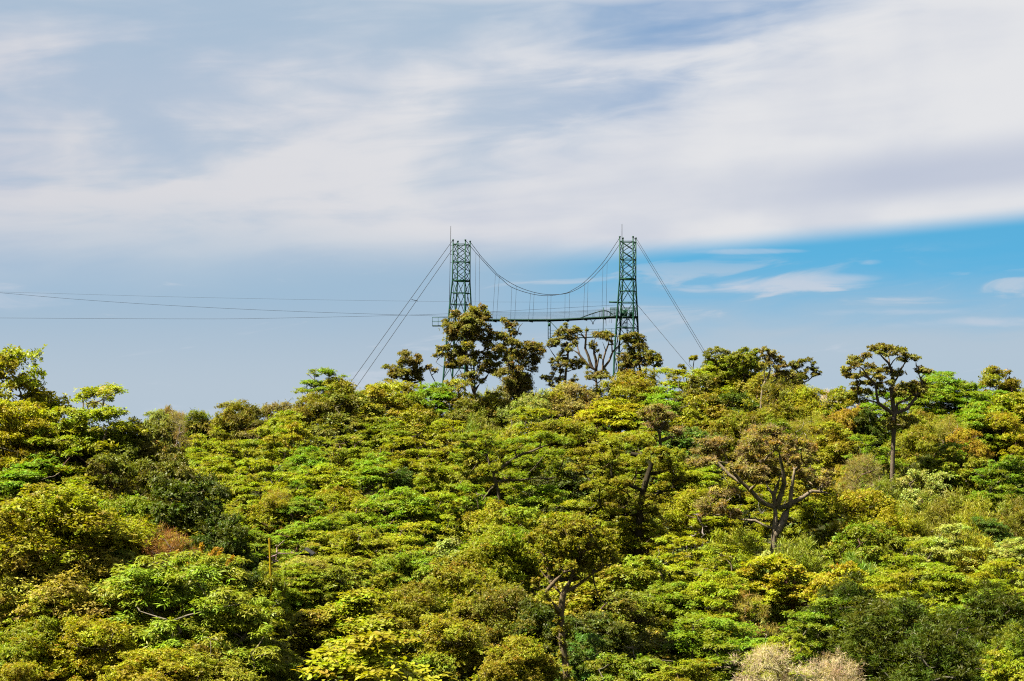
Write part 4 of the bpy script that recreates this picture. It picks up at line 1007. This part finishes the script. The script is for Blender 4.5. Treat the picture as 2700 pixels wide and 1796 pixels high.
# ------------------------------------------------------------------ plant the trees
def plant():
    uses = {}
    rg = np.random.default_rng(2024)
    for row, (top, s, d) in zip(ROWS, PLACE):
        u, v, w, kind, c_, acc_, lab, side = row
        nv = {'L': 3, 'R': 3, 'G': 3, 'T': 2, 'W': 2, 'N': 2, 'O': 2, 'P': 2, 'B': 2, 'D': 2, 'S': 2}[kind]
        var = uses.get(kind, 0) % nv; uses[kind] = uses.get(kind, 0) + 1
        tm, cm, W, H = proto(kind, var)
        z = gz1(top[0], top[1]) - .15
        zs = min(max((top[2] - z) / (H * .97), s * .72), s * 1.4)
        name = NAMES[kind]
        root = empty(name, (top[0], top[1], z))
        root.rotation_euler = (0, 0, float(rg.uniform(0, 6.28)))
        root.scale = (s * float(rg.uniform(.95, 1.22)), s * float(rg.uniform(.85, 1.2)), zs)
        t = obj('trunk', tm, root); bc = BARK[kind]; t.color = (*[float(b * rg.uniform(.75, 1.2)) for b in bc], 1)
        if cm is not None:
            cr = obj('crown', cm, root); j = rg.uniform(.86, 1.14)
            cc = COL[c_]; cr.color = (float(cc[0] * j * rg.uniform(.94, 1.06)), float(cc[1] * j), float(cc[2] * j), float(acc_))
        cat = 'shrub' if ('shrub' in lab or 'bush' in lab or kind == 'W') else 'tree'
        grp = {'l': 'trees of the left spur', 'f': 'trees of the far ridge', '': 'trees of the central and right hill'}[side]
        tag(root, lab, cat, grp)


def plant_heroes():
    for hi, h in enumerate(HERO):
        rg = np.random.default_rng(500 + hi)
        x0, y0, sc = h['crop']; d = h['d']; k = d / (F * sc)
        T = lambda q, dd=0.0: px(x0 + q[0] / sc, y0 + q[1] / sc, d + dd)
        pads = []
        xs = [p[0] for p in h['pads']]; half = (max(xs) - min(xs)) * .5 * k; mid = (max(xs) + min(xs)) / 2
        for p in h['pads']:
            e = min(1, abs(p[0] - mid) * k / max(half, .1)); amp = max(.3, half * math.sqrt(max(.08, 1 - e * e)) * .75)
            c = T(p, float(rg.uniform(-amp, amp)) if p[2] / sc > 13 else float(rg.uniform(-.45, -.1))); pads.append((*c, p[2] * k * 1.15, p[2] * k * rg.uniform(.95, 1.3), p[3] * k * 1.15))
        trunk = [T(q) for q in h['trunk']]
        b = trunk[0]; z = gz1(b[0], b[1])
        if b[2] > z - .3: trunk = [np.array((b[0], b[1], z - .6))] + trunk
        org = np.array((b[0], b[1], z))
        limbs = []
        for pts, ra, rb in h['limbs']:
            n = len(pts); drift = float(rg.uniform(-1, 1)) * half * .35
            limbs.append(([T(q, drift * i / max(1, n - 1)) for i, q in enumerate(pts)], ra * k * h.get('lk', 1.15), rb * k * h.get('lk', 1.15)))
        sub = np.array(ragged(rg, pads, 5, .50))
        mb = grow(rg, trunk, h['r'] * k, [(p[0], p[1], p[2] - p[5] * .3) for p in pads] + [(p[0], p[1], p[2] - p[5] * .5) for p in sub], tip=.022, ex=.42, wig=.12, k0=h.get('k0', .45), limbs=limbs)
        root = empty(h['name'], org); tag(root, h['label'], 'tree', 'landmark trees')
        t = obj('trunk', mb.mesh('trunk', M_BARK, org, True), root); t.color = (*h.get('bark', (.10, .078, .052)), 1)
        st = dict(STY[h['sty']]); lk = h.get('leafk', 1.0); st['L'] *= lk; st['W'] *= lk; st['dens'] /= lk ** 1.5
        P = sub.copy(); P[:, :3] -= org
        cr = obj('crown', crown_mesh('crown', rg, P, st, h['dens'] * 1.3, h.get('accf'), low=-.4), root); cr.color = (*COL[h['col']], h['acc'])
        if h.get('twiggy'):
            tw = obj('dry_twigs', crown_mesh('dry_twigs', rg, P, STY['twig'], h['twiggy'], .2, low=-.5), root); tw.color = (.22, .15, .085, .3)
            tw['label'] = 'dry pale brown twigs among the leaves'


plant()
plant_heroes()


def yellow_plumes():
    host = [o for o in col.objects if o.get('label', '').startswith('palmate-leaved tree carrying yellow plumes')][0]
    st = dict(STY['wisp']); st.update(L=.16, W=.05, q=7, dens=1, acc=0, lift=(20, 80))
    g = np.random.default_rng(9); bpy.context.view_layer.update(); inv = host.matrix_world.inverted()
    n = 44; ax = nrmz(np.array((.25, 0, 1.)))
    t = g.uniform(0, 1, n)[:, None]; P = ax * t * .75 + g.normal(0, .06, (n, 3)) * (1.1 - t)
    V, Fc, a = leaf_arrays(g, P, nrmz(np.tile(ax, (n, 1)) + g.normal(0, .4, (n, 3))), g.uniform(0, 1, (n, 3)) * (1, .4, 0), st)
    me = mesh_np('flower_plume', V, [Fc], M_FINE, a)
    for cx, cyy in [(1440,690),(1400,680),(1500,712),(1230,735),(1290,740),(1200,775),(1560,750),(1100,1070),(1130,1085),(1500,1005),(1570,1010),(1610,1045),(1400,1085),(1260,950),(810,1095),(1640,1065),(1040,900),(1380,1020)]:
        o = obj('flower_plume', me, host)
        p = px(cx / 2.631, 1200 + cyy / 2.631 + 8, DL(1500) - 3.0 + float(g.uniform(-1, 1)))
        o.matrix_parent_inverse = inv; o.location = [float(q) for q in p]; o.rotation_euler = (float(g.normal(0, .3)), float(g.normal(0, .4)), float(g.uniform(0, 6)))
        o.color = (.33, .22, .02, 0)


yellow_plumes()


def undergrowth():
    g = np.random.default_rng(4); n = 1300
    y = g.uniform(84, 240, n); x = g.uniform(-1, 1, n) * y * .34
    z = ground_z(x, y)
    st = dict(STY['big']); st.update(L=.42, W=.2, q=6, hexa=False)
    P, A, T = [], [], []
    for i in range(n):
        m = 13; r = g.uniform(.9, 2.0); d = nrmz(g.normal(0, 1, (m, 3))); d[:, 2] = np.abs(d[:, 2])
        P.append(np.array((x[i], y[i], z[i])) + d * (r, r, r * g.uniform(.6, 1.3))); A.append(d * .5 + (0, 0, .6))
        t = g.uniform(0, 1, (m, 3)); t[:, 1] = g.uniform(0, 1); t[:, 2] = 0; T.append(t)
    V, Fc, a = leaf_arrays(g, np.concatenate(P), np.concatenate(A), np.concatenate(T), st)
    o = obj('undergrowth', mesh_np('undergrowth', V, [Fc], M_UNDER, a)); tag(o, 'dense green undergrowth between the trees', 'undergrowth', kind='stuff')


undergrowth()

# ------------------------------------------------------------------ steel towers, cables and walkways
def lerp_tab(t, v): return float(np.interp(v, t[0], t[1]))


def tower(name, label, lv, DN, DF, rings, thick, xs, base_v, rods):
    """lv: dict A,B,C,D -> px at the levels lv['v']; A, C near, B, D far"""
    def corner(c, v):
        u = lerp_tab((lv['v'], lv[c]), v)
        fl = lerp_tab(([600, 740, 830, 1080], [0, 0, .25, 1.4]), v)
        zn = px(u, v, DN)[2]; dd = DN - fl if c in 'AC' else DF + fl
        return np.array(((u - CX) / F * dd / math.cos(PITCH) * 1.0, dd, zn))
    org = corner('A', base_v) * .5 + corner('D', base_v) * .5; org[2] = gz1(org[0], org[1])
    root = empty(name, org); tag(root, label, 'tower', 'steel towers')
    def part(nm, mb, mat=M_GREEN): return obj(nm, mb.mesh(nm, mat, org), root)
    for c in 'ABCD':
        pts = [corner(c, v) for v in lv['v']]; rr = [.082 if v <= 740 else .12 for v in lv['v']]
        g_ = pts[-1].copy(); g_[2] = min(g_[2], gz1(g_[0], g_[1])) - .4
        part('post', MB().tube(pts + [g_], rr + [.11], 6))
        cap = corner(c, lv['v'][0]); part('cable_saddle', MB().box(cap + (0, 0, .06), (.12, .12, .07)))
    faces = ('AC', 'CD', 'DB', 'BA')
    for v in rings:
        for f in faces:
            a, b = corner(f[0], v), corner(f[1], v); part('ring_beam', MB().tube([a, b], .11 if v in thick else .055, 4))
    for (va, vb, n) in xs:
        e = np.linspace(va, vb, n + 1)
        for i in range(n):
            for f in faces:
                part('brace', MB().tube([corner(f[0], e[i]), corner(f[1], e[i + 1])], .046, 4), M_DGREEN)
                part('brace', MB().tube([corner(f[1], e[i]), corner(f[0], e[i + 1])], .046, 4), M_DGREEN)
    for a, b, r in rods: part('lightning_rod', MB().tube([px(*a, DN - .1), px(*b, DN - .1)], r, 6), M_CABLE)
    return root, corner, org, part


def railing(p0, p1, h, nb, npost, r=.022, side=None):
    mb = MB(); p0 = np.asarray(p0, float); p1 = np.asarray(p1, float); up = np.array((0, 0, h))
    for i in range(npost): q = p0 + (p1 - p0) * i / (npost - 1); mb.tube([q, q + up], r * 1.2, 4)
    for j in range(1, nb + 1): mb.tube([p0 + up * j / nb, p1 + up * j / nb], r, 4)
    return mb


LT = dict(v=[634, 740, 815, 975, 1080], A=[1194.3, 1192.5, 1184.8, 1171, 1162], B=[1207, 1206, 1201.8, 1194, 1189], C=[1226.8, 1225.5, 1226, 1226, 1226], D=[1239.3, 1239, 1242.5, 1250, 1255])
RT = dict(v=[625.5, 735, 833, 931, 987, 1060], A=[1635, 1634, 1627, 1620, 1617.8, 1614], B=[1643.4, 1642.8, 1637, 1632, 1630, 1628], C=[1670, 1669.5, 1670.5, 1671, 1671.5, 1672], D=[1677.5, 1677, 1681, 1684.5, 1686, 1688])
DN, DF = 222.0, 223.7
troot, tcor, torg, tpart = tower('steel_tower', 'left green lattice steel tower with a tall lightning rod and side platform', LT, DN, DF,
    [643.4, 690, 739.5, 772, 802, 858, 915, 970], [739.5], [(643.4, 690, 2), (690, 739.5, 2), (739.5, 830, 1), (830, 915, 1), (915, 1000, 1)], 1080, [((1188.6, 596), (1184.5, 832), .035)])
for v in (647, 671, 692): tpart('rod_bracket', MB().tube([px(1187.6, v, DN - .1), tcor('A', v)], .025, 4), M_DGREEN)
fl = [px(1140, 857.5, DN - .1), px(1186, 857.5, DN - .1), px(1186, 857.5, DN + 1.3), px(1140, 857.5, DN + 1.3)]
for q in fl[2:]: q[2] = fl[0][2]
c_ = sum(fl) / 4; tpart('platform_floor', MB().box(c_ - (0, 0, .06), (abs(fl[1][0] - fl[0][0]) / 2, .72, .05)), M_DGREEN)
for a, b, n in ((0, 1, 4), (3, 2, 4), (0, 3, 3)): tpart('railing', railing(fl[a], fl[b], 1.06, 2, n))
tpart('strut', MB().tube([px(1163, 858, DN), tcor('A', 884)], .05, 4), M_DGREEN); tpart('strut', MB().tube([px(1163, 858, DF), tcor('B', 884)], .05, 4), M_DGREEN)

rroot, rcor, rorg, rpart = tower('steel_tower', 'right green lattice steel tower with a spiral stair and access platform', RT, DN, DF,
    [636, 683, 734.7, 766.7, 797, 863.5, 931, 985], [734.7], [(636, 683, 2), (683, 734.7, 2), (734.7, 797, 1), (797, 863.5, 1), (863.5, 931, 1), (931, 1000, 1)], 1060, [((1640, 591), (1640, 640), .035)])
z8 = px(1640, 834, DN)[2]
P8 = lambda u, d=DN: np.array((px(u, 834, d)[0], d, z8))
rpart('platform_floor', MB().box((P8(1608) + P8(1683) + (0, 1.7, 0)) / 2 - (0, 0, .1), ((P8(1683) - P8(1608))[0] / 2, .95, .11)), M_DGREEN)
for a, b, h, nb, n in ((P8(1609), P8(1630), 1.15, 5, 3), (P8(1609, DF), P8(1630, DF), 1.15, 5, 3), (P8(1640), P8(1676), 1.15, 3, 4), (P8(1640, DF), P8(1679, DF), 1.15, 3, 5)):
    rpart('railing', railing(a, b, h, nb, n, .026))
rpart('control_box', MB().box(P8(1664.5, DN + .5) + (0, 0, .3), (.19, .16, .27)), M_DGREEN)
rpart('projecting_beam', MB().tube([px(1606, 796.5, DN + .4), px(1634, 797.5, DN + .4)], .11, 4))
rpart('access_door', MB().box(P8(1645.5, DN + .9) + (0, 0, .48), (.32, .03, .46)), M_GREEN)
# spiral stair
sc_ = P8(1653.3, DN + .85); st_b = px(1653.3, 905, DN + .85)[2]
rpart('stair_column', MB().tube([sc_ + (0, 0, 1.1), (sc_[0], sc_[1], st_b)], .06, 6), M_DGREEN)
ns_ = 18; rail_pts = []
stair = empty('spiral_stair', rorg); stair.parent = rroot; stair.location = (0, 0, 0)
for i in range(ns_):
    a = i * math.radians(27) + .6; zz = z8 - .2 - i * (z8 - .2 - st_b) / ns_
    dirv = np.array((math.cos(a), math.sin(a), 0)); m = np.array((sc_[0], sc_[1], zz)) + dirv * .4
    obj('step', MB().box(m, (.37, .12, .025), a).mesh('step', M_DGREEN, rorg), stair)
    e = np.array((sc_[0], sc_[1], zz)) + dirv * .76
    rail_pts.append(e + (0, 0, .9)); obj('baluster', MB().tube([e, e + (0, 0, .9)], .014, 4).mesh('baluster', M_GREEN, rorg), stair)
obj('stair_handrail', MB().tube(rail_pts, .02, 4).mesh('stair_handrail', M_GREEN, rorg), stair)


def cable(name, pts, r, label, cat='cable', group=None, mat=None, k=5):
    pts = [np.asarray(p, float) for p in pts]; org = pts[0]
    o = obj(name, MB().tube(pts, r, k, cap=False).mesh(name, mat or M_CABLE, org, True), None, org); return tag(o, label, cat, group)


def smooth_line(pts, n=40):
    pts = np.array(pts, float); t = np.linspace(0, 1, len(pts)); tt = np.linspace(0, 1, n)
    # Catmull-Rom through the sighted points
    out = []
    for q in tt:
        f = q * (len(pts) - 1); i = min(int(f), len(pts) - 2); u = f - i
        p0, p1, p2, p3 = pts[max(i - 1, 0)], pts[i], pts[i + 1], pts[min(i + 2, len(pts) - 1)]
        out.append(.5 * (2 * p1 + (p2 - p0) * u + (2 * p0 - 5 * p1 + 4 * p2 - p3) * u * u + (3 * p1 - p0 - 3 * p2 + p3) * u ** 3))
    return np.array(out)


near = [(1226.8, 633), (1241.7, 651), (1263.4, 676.4), (1303, 719.5), (1322, 735.4), (1349.5, 757.8), (1399, 774.5), (1443.6, 780), (1490, 773.5), (1508, 765.5), (1542, 743), (1590, 692), (1635, 625.5)]
far = [(1239.3, 637.7), (1258.6, 663), (1271, 679), (1303, 713.5), (1316, 726.5), (1360.7, 754), (1408.5, 771), (1453, 777), (1502, 771.5), (1550, 744), (1601, 690.7), (1643.4, 629.4)]
NEAR = [px(u, v, DN) for u, v in near]; FAR = [px(u, v, DF) for u, v in far]
cable('suspension_cable', smooth_line(NEAR), .036, 'nearer drooping suspension cable slung between the two steel towers', group='suspension cables')
cable('suspension_cable', smooth_line(FAR), .036, 'farther drooping suspension cable slung between the two steel towers', group='suspension cables')

deck_uv = [(1236, 843.3), (1297, 843.6), (1380, 844), (1450, 843.8), (1490, 842.4), (1540, 839.6), (1590, 837), (1632, 834)]
dn = np.array([px(u, v, DN) for u, v in deck_uv]); df = dn.copy(); df[:, 1] = DF; df[:, 0] *= DF / DN
worg = (dn[0] + df[-1]) / 2
walk = empty('suspended_walkway', worg); tag(walk, 'long green suspended walkway hanging between the two steel towers', 'footbridge')
wpart = lambda nm, mb, mat=M_DGREEN: obj(nm, mb.mesh(nm, mat, worg), walk)
wpart('deck_beam', MB().tube(dn, .13, 4)); wpart('deck_beam', MB().tube(df, .13, 4))
fm = MB()
for i in range(len(dn) - 1): fm.quad(dn[i] + (0, 0, .09), dn[i + 1] + (0, 0, .09), df[i + 1] + (0, 0, .09), df[i] + (0, 0, .09))
wpart('deck_floor', fm)
deck_v = lambda u: float(np.interp(u, [a for a, b in deck_uv], [b for a, b in deck_uv]))
hn = [(1254.8, 1252), (1306.5, 1298.5), (1349.5, 1346.3), (1399, 1393.5), (1444.3, 1442), (1490, 1489.3), (1542, 1538), (1590, 1587)]
hf = [(1264.4, 1263.4), (1316.7, 1309), (1361.7, 1357), (1408.5, 1404.7), (1453, 1451.7), (1502, 1500.4), (1550.5, 1548), (1601, 1597.7)]
vat = lambda tab, u: float(np.interp(u, [a for a, b in tab], [b for a, b in tab]))
for (ut, ub), (ft, fb) in zip(hn, hf):
    a = px(ub, deck_v(ub), DN); b = px(fb, deck_v(fb), DN); b[1] = DF; b[0] *= DF / DN
    wpart('hanger', MB().tube([px(ut, vat(near, ut), DN), a], .017, 4), M_CABLE)
    wpart('hanger', MB().tube([px(ft, vat(far, ft), DF), b], .017, 4), M_CABLE)
    wpart('cross_bracket', MB().tube([a - (0, .25, .16), b + (0, .25, -.16)], .075, 4))
for k_, h in enumerate((.18, .36, .54, .72, .90, 1.05)):
    for L_ in (dn, df): wpart('guard_wire', MB().tube(L_ + (0, 0, h), .009 if k_ < 5 else .014, 4), M_WIRE)
arch = [(1528, 839.5), (1555, 829.5), (1582, 821), (1592, 819.8), (1602, 820.8), (1610, 825), (1616, 830)]
for dd in (DN + .15, DF - .15): wpart('ramp_rail', MB().tube(smooth_line([px(u, v, dd) for u, v in arch], 18), .07, 6))
for u in (1563, 1566, 1580, 1584.5, 1589, 1593.5, 1598, 1602, 1606, 1610):
    wpart('picket', MB().tube([px(u, vat(arch, u), DN + .15), px(u + .6, deck_v(u), DN + .15)], .028, 4), M_GREEN)
wpart('gantry_post', MB().tube([px(1591.5, 810.5, DN), px(1590, 880, DN)], .05, 4), M_GREEN)
vb = MB().tube([px(1555, 841, DN + .8), px(1563.5, 851, DN + .8)], .04, 4); vb.tube([px(1571.5, 840.5, DN + .8), px(1563.5, 851, DN + .8)], .04, 4); wpart('pulley_bracket', vb)
wpart('pulley', MB().tube([px(1563.5, 851, DN + .7), px(1563.5, 855.5, DN + .7)], .085, 6), M_CABLE)
for u, v0, v1 in ((1596, 843, 853), (1598.5, 845, 860), (1606.5, 842, 851), (1612.5, 841, 852)): wpart('hanging_cord', MB().tube([px(u, v0, DN), px(u - .5, v1, DN)], .02, 4), M_CABLE)

# gallery hung below the walkway
gorg = px(1445, 893, DN); gal = empty('hanging_gallery', gorg); tag(gal, 'lower green gallery on trusses hung under the walkway beside the right tower', 'gallery')
gpart = lambda nm, mb, mat=M_DGREEN: obj(nm, mb.mesh(nm, mat, gorg), gal)
fl0 = lambda u: 893.5 - (u - 1445) * .036
for dd in (DN, DF):
    gpart('floor_beam', MB().tube([px(1445, fl0(1445), dd), px(1628, fl0(1628), dd)], .075, 4))
    gpart('post', MB().tube([px(1445.3, 846, dd), px(1445.3, 893.5, dd)], .05, 4)); gpart('post', MB().tube([px(1451.3, 846, dd), px(1451.3, 893, dd)], .045, 4))
    gpart('brace', MB().tube([px(1452, 849, dd), px(1492, 892, dd)], .045, 4)); gpart('brace', MB().tube([px(1497, 848, dd), px(1452, 892, dd)], .045, 4))
    for h in (.35, .7, 1.05): gpart('guard_rail', MB().tube([px(1452, fl0(1452), dd) + (0, 0, h), px(1628, fl0(1628), dd) + (0, 0, h)], .016, 4), M_GREEN)
    for u in (1578, 1597, 1613): gpart('rail_post', MB().tube([px(u, fl0(u), dd), px(u, fl0(u), dd) + (0, 0, 1.1)], .03, 4), M_GREEN)
gf = MB(); gf.quad(px(1446, fl0(1446), DN) + (0, 0, .07), px(1627, fl0(1627), DN) + (0, 0, .07), px(1627, fl0(1627), DN) * (DF / DN, DF / DN, 1) + (0, 0, .07), px(1446, fl0(1446), DN) * (DF / DN, DF / DN, 1) + (0, 0, .07)); gpart('gallery_floor', gf)
for i in range(9): v = 862 + i * 3.6; gpart('ladder_rung', MB().tube([px(1445.3, v, DN), px(1451.3, v, DN)], .018, 4))
gpart('junction_box', MB().box(px(1448.2, 856, DN - .1), (.15, .1, .22)), M_GREEN)

# guy cables and long spans
def to_ground(a, b, dd0, dd1, n=30):
    out = []
    for i in range(n):
        t = i / (n - 1) * 1.35; p = px(a[0] + (b[0] - a[0]) * t, a[1] + (b[1] - a[1]) * t, dd0 + (dd1 - dd0) * min(t, 1.35)); out.append(p)
        if p[2] < gz1(p[0], p[1]): break
    return out
g1 = cable('guy_cable', to_ground((1194.3, 633), (927, 1005), DN, 218), .032, 'left guy cable of the left tower, outer one running down into the trees', group='guy cables')
g2 = cable('guy_cable', to_ground((1207, 637), (954, 1000), DF, 219.5), .032, 'left guy cable of the left tower, inner one running down into the trees', group='guy cables')
sb_ = px(1085, 790, DN - .8); o = obj('spreader_bar', MB().tube([px(1085.5, 790, 220.4), px(1102, 794, 222.0)], .04, 4).mesh('spreader_bar', M_CABLE, g1.location), g1)
cable('guy_cable', to_ground((1670, 624.5), (1858, 936), DN, 214), .026, 'right guy cable of the right tower, nearest of the upper pair', group='guy cables')
cable('guy_cable', to_ground((1677.5, 628.4), (1864, 936), DF, 216), .026, 'right guy cable of the right tower, rear of the upper pair', group='guy cables')
cable('guy_cable', to_ground((1680.6, 804), (1821, 971), DF, 216), .026, 'lower right guy cable from the middle of the right tower', group='guy cables')
cable('zip_line', smooth_line([px(-900, 748, 210), px(0, 770, 214), px(550, 785, 217), px(1180, 795.5, 221), px(1608, 796.5, DN + .4)]), .011, 'uppermost thin zip line crossing the whole left sky', group='zip lines', mat=M_WIRE)
cable('zip_line', smooth_line([px(-900, 690, 208), px(0, 772, 214), px(280, 795, 216), px(550, 811, 218), px(800, 822, 220), px(1060, 830.5, 221), px(1186, 834.5, DN)]), .017, 'middle zip line descending from the left edge to the left tower', group='zip lines')
cable('zip_line', smooth_line([px(-900, 832, 208), px(0, 838.5, 214), px(500, 841, 217), px(700, 839.5, 218), px(1060, 831.5, 220.5), px(1290, 822.5, 222), px(1632, 804, DN + .6)]), .016, 'lowest zip line, nearly level from the left edge to the right tower', group='zip lines')

# ------------------------------------------------------------------ small built things in the valley
M_YELLOW = paint_mat('yellow_paint', (0.17, 0.115, 0.002), (0.20, 0.135, 0.003), 0.6)
M_WALL = paint_mat('grey_wall_panel', (0.022, 0.030, 0.036), (0.03, 0.038, 0.044), 0.8)
M_ROOF = paint_mat('dark_roof', (0.025, 0.025, 0.028), (0.05, 0.045, 0.045), 0.6)
M_WOOD = paint_mat('brown_timber', (0.10, 0.05, 0.025), (0.15, 0.08, 0.04), 0.8)
pa, pb_ = px(710.5, 1421, 109), px(713.5, 1500, 109)
b_ = pb_ + (pb_ - pa) / np.linalg.norm(pb_ - pa) * 6; b_[2] = min(b_[2], gz1(b_[0], b_[1]) - .2)
pole = empty('yellow_pole', (b_[0], b_[1], gz1(b_[0], b_[1]))); tag(pole, 'slim bright yellow pole standing among the lower left trees', 'pole')
porg = np.array(pole.location)
obj('pole_shaft', MB().tube([b_, pa], .07, 8, cap=False).mesh('pole_shaft', M_YELLOW, porg), pole)
obj('pole_cap', MB().tube([pa, pa + (0, 0, .05)], .08, 6).mesh('pole_cap', M_YELLOW, porg), pole)
h0 = px(803, 1476, 136); hz = gz1(h0[0], h0[1]); hut = empty('hut', (h0[0], h0[1], hz)); tag(hut, 'small grey hut with a dark roof glimpsed through lower left trees', 'hut')
ht = px(803, 1463, 136)[2] - hz
obj('wall', MB().box((0, .8, ht / 2 - .3), (.42, .7, ht / 2 + .3)).mesh('wall', M_WALL), hut)
for dx in (-.42, .16, .42): obj('timber_post', MB().box((dx, .07, ht / 2 - .3), (.035, .035, ht / 2 + .3)).mesh('timber_post', M_WOOD), hut)
rf = MB()
for sg in (-1, 1):
    rf.quad((0, -.25, ht + .42), (sg * .68, -.25, ht - .02), (sg * .68, 1.8, ht - .02), (0, 1.8, ht + .42)); rf.quad((0, -.25, ht + .48), (sg * .68, -.25, ht + .04), (sg * .68, 1.8, ht + .04), (0, 1.8, ht + .48))
    rf.quad((0, -.25, ht + .42), (sg * .68, -.25, ht - .02), (sg * .68, -.25, ht + .04), (0, -.25, ht + .48))
obj('roof', rf.mesh('roof', M_ROOF), hut)
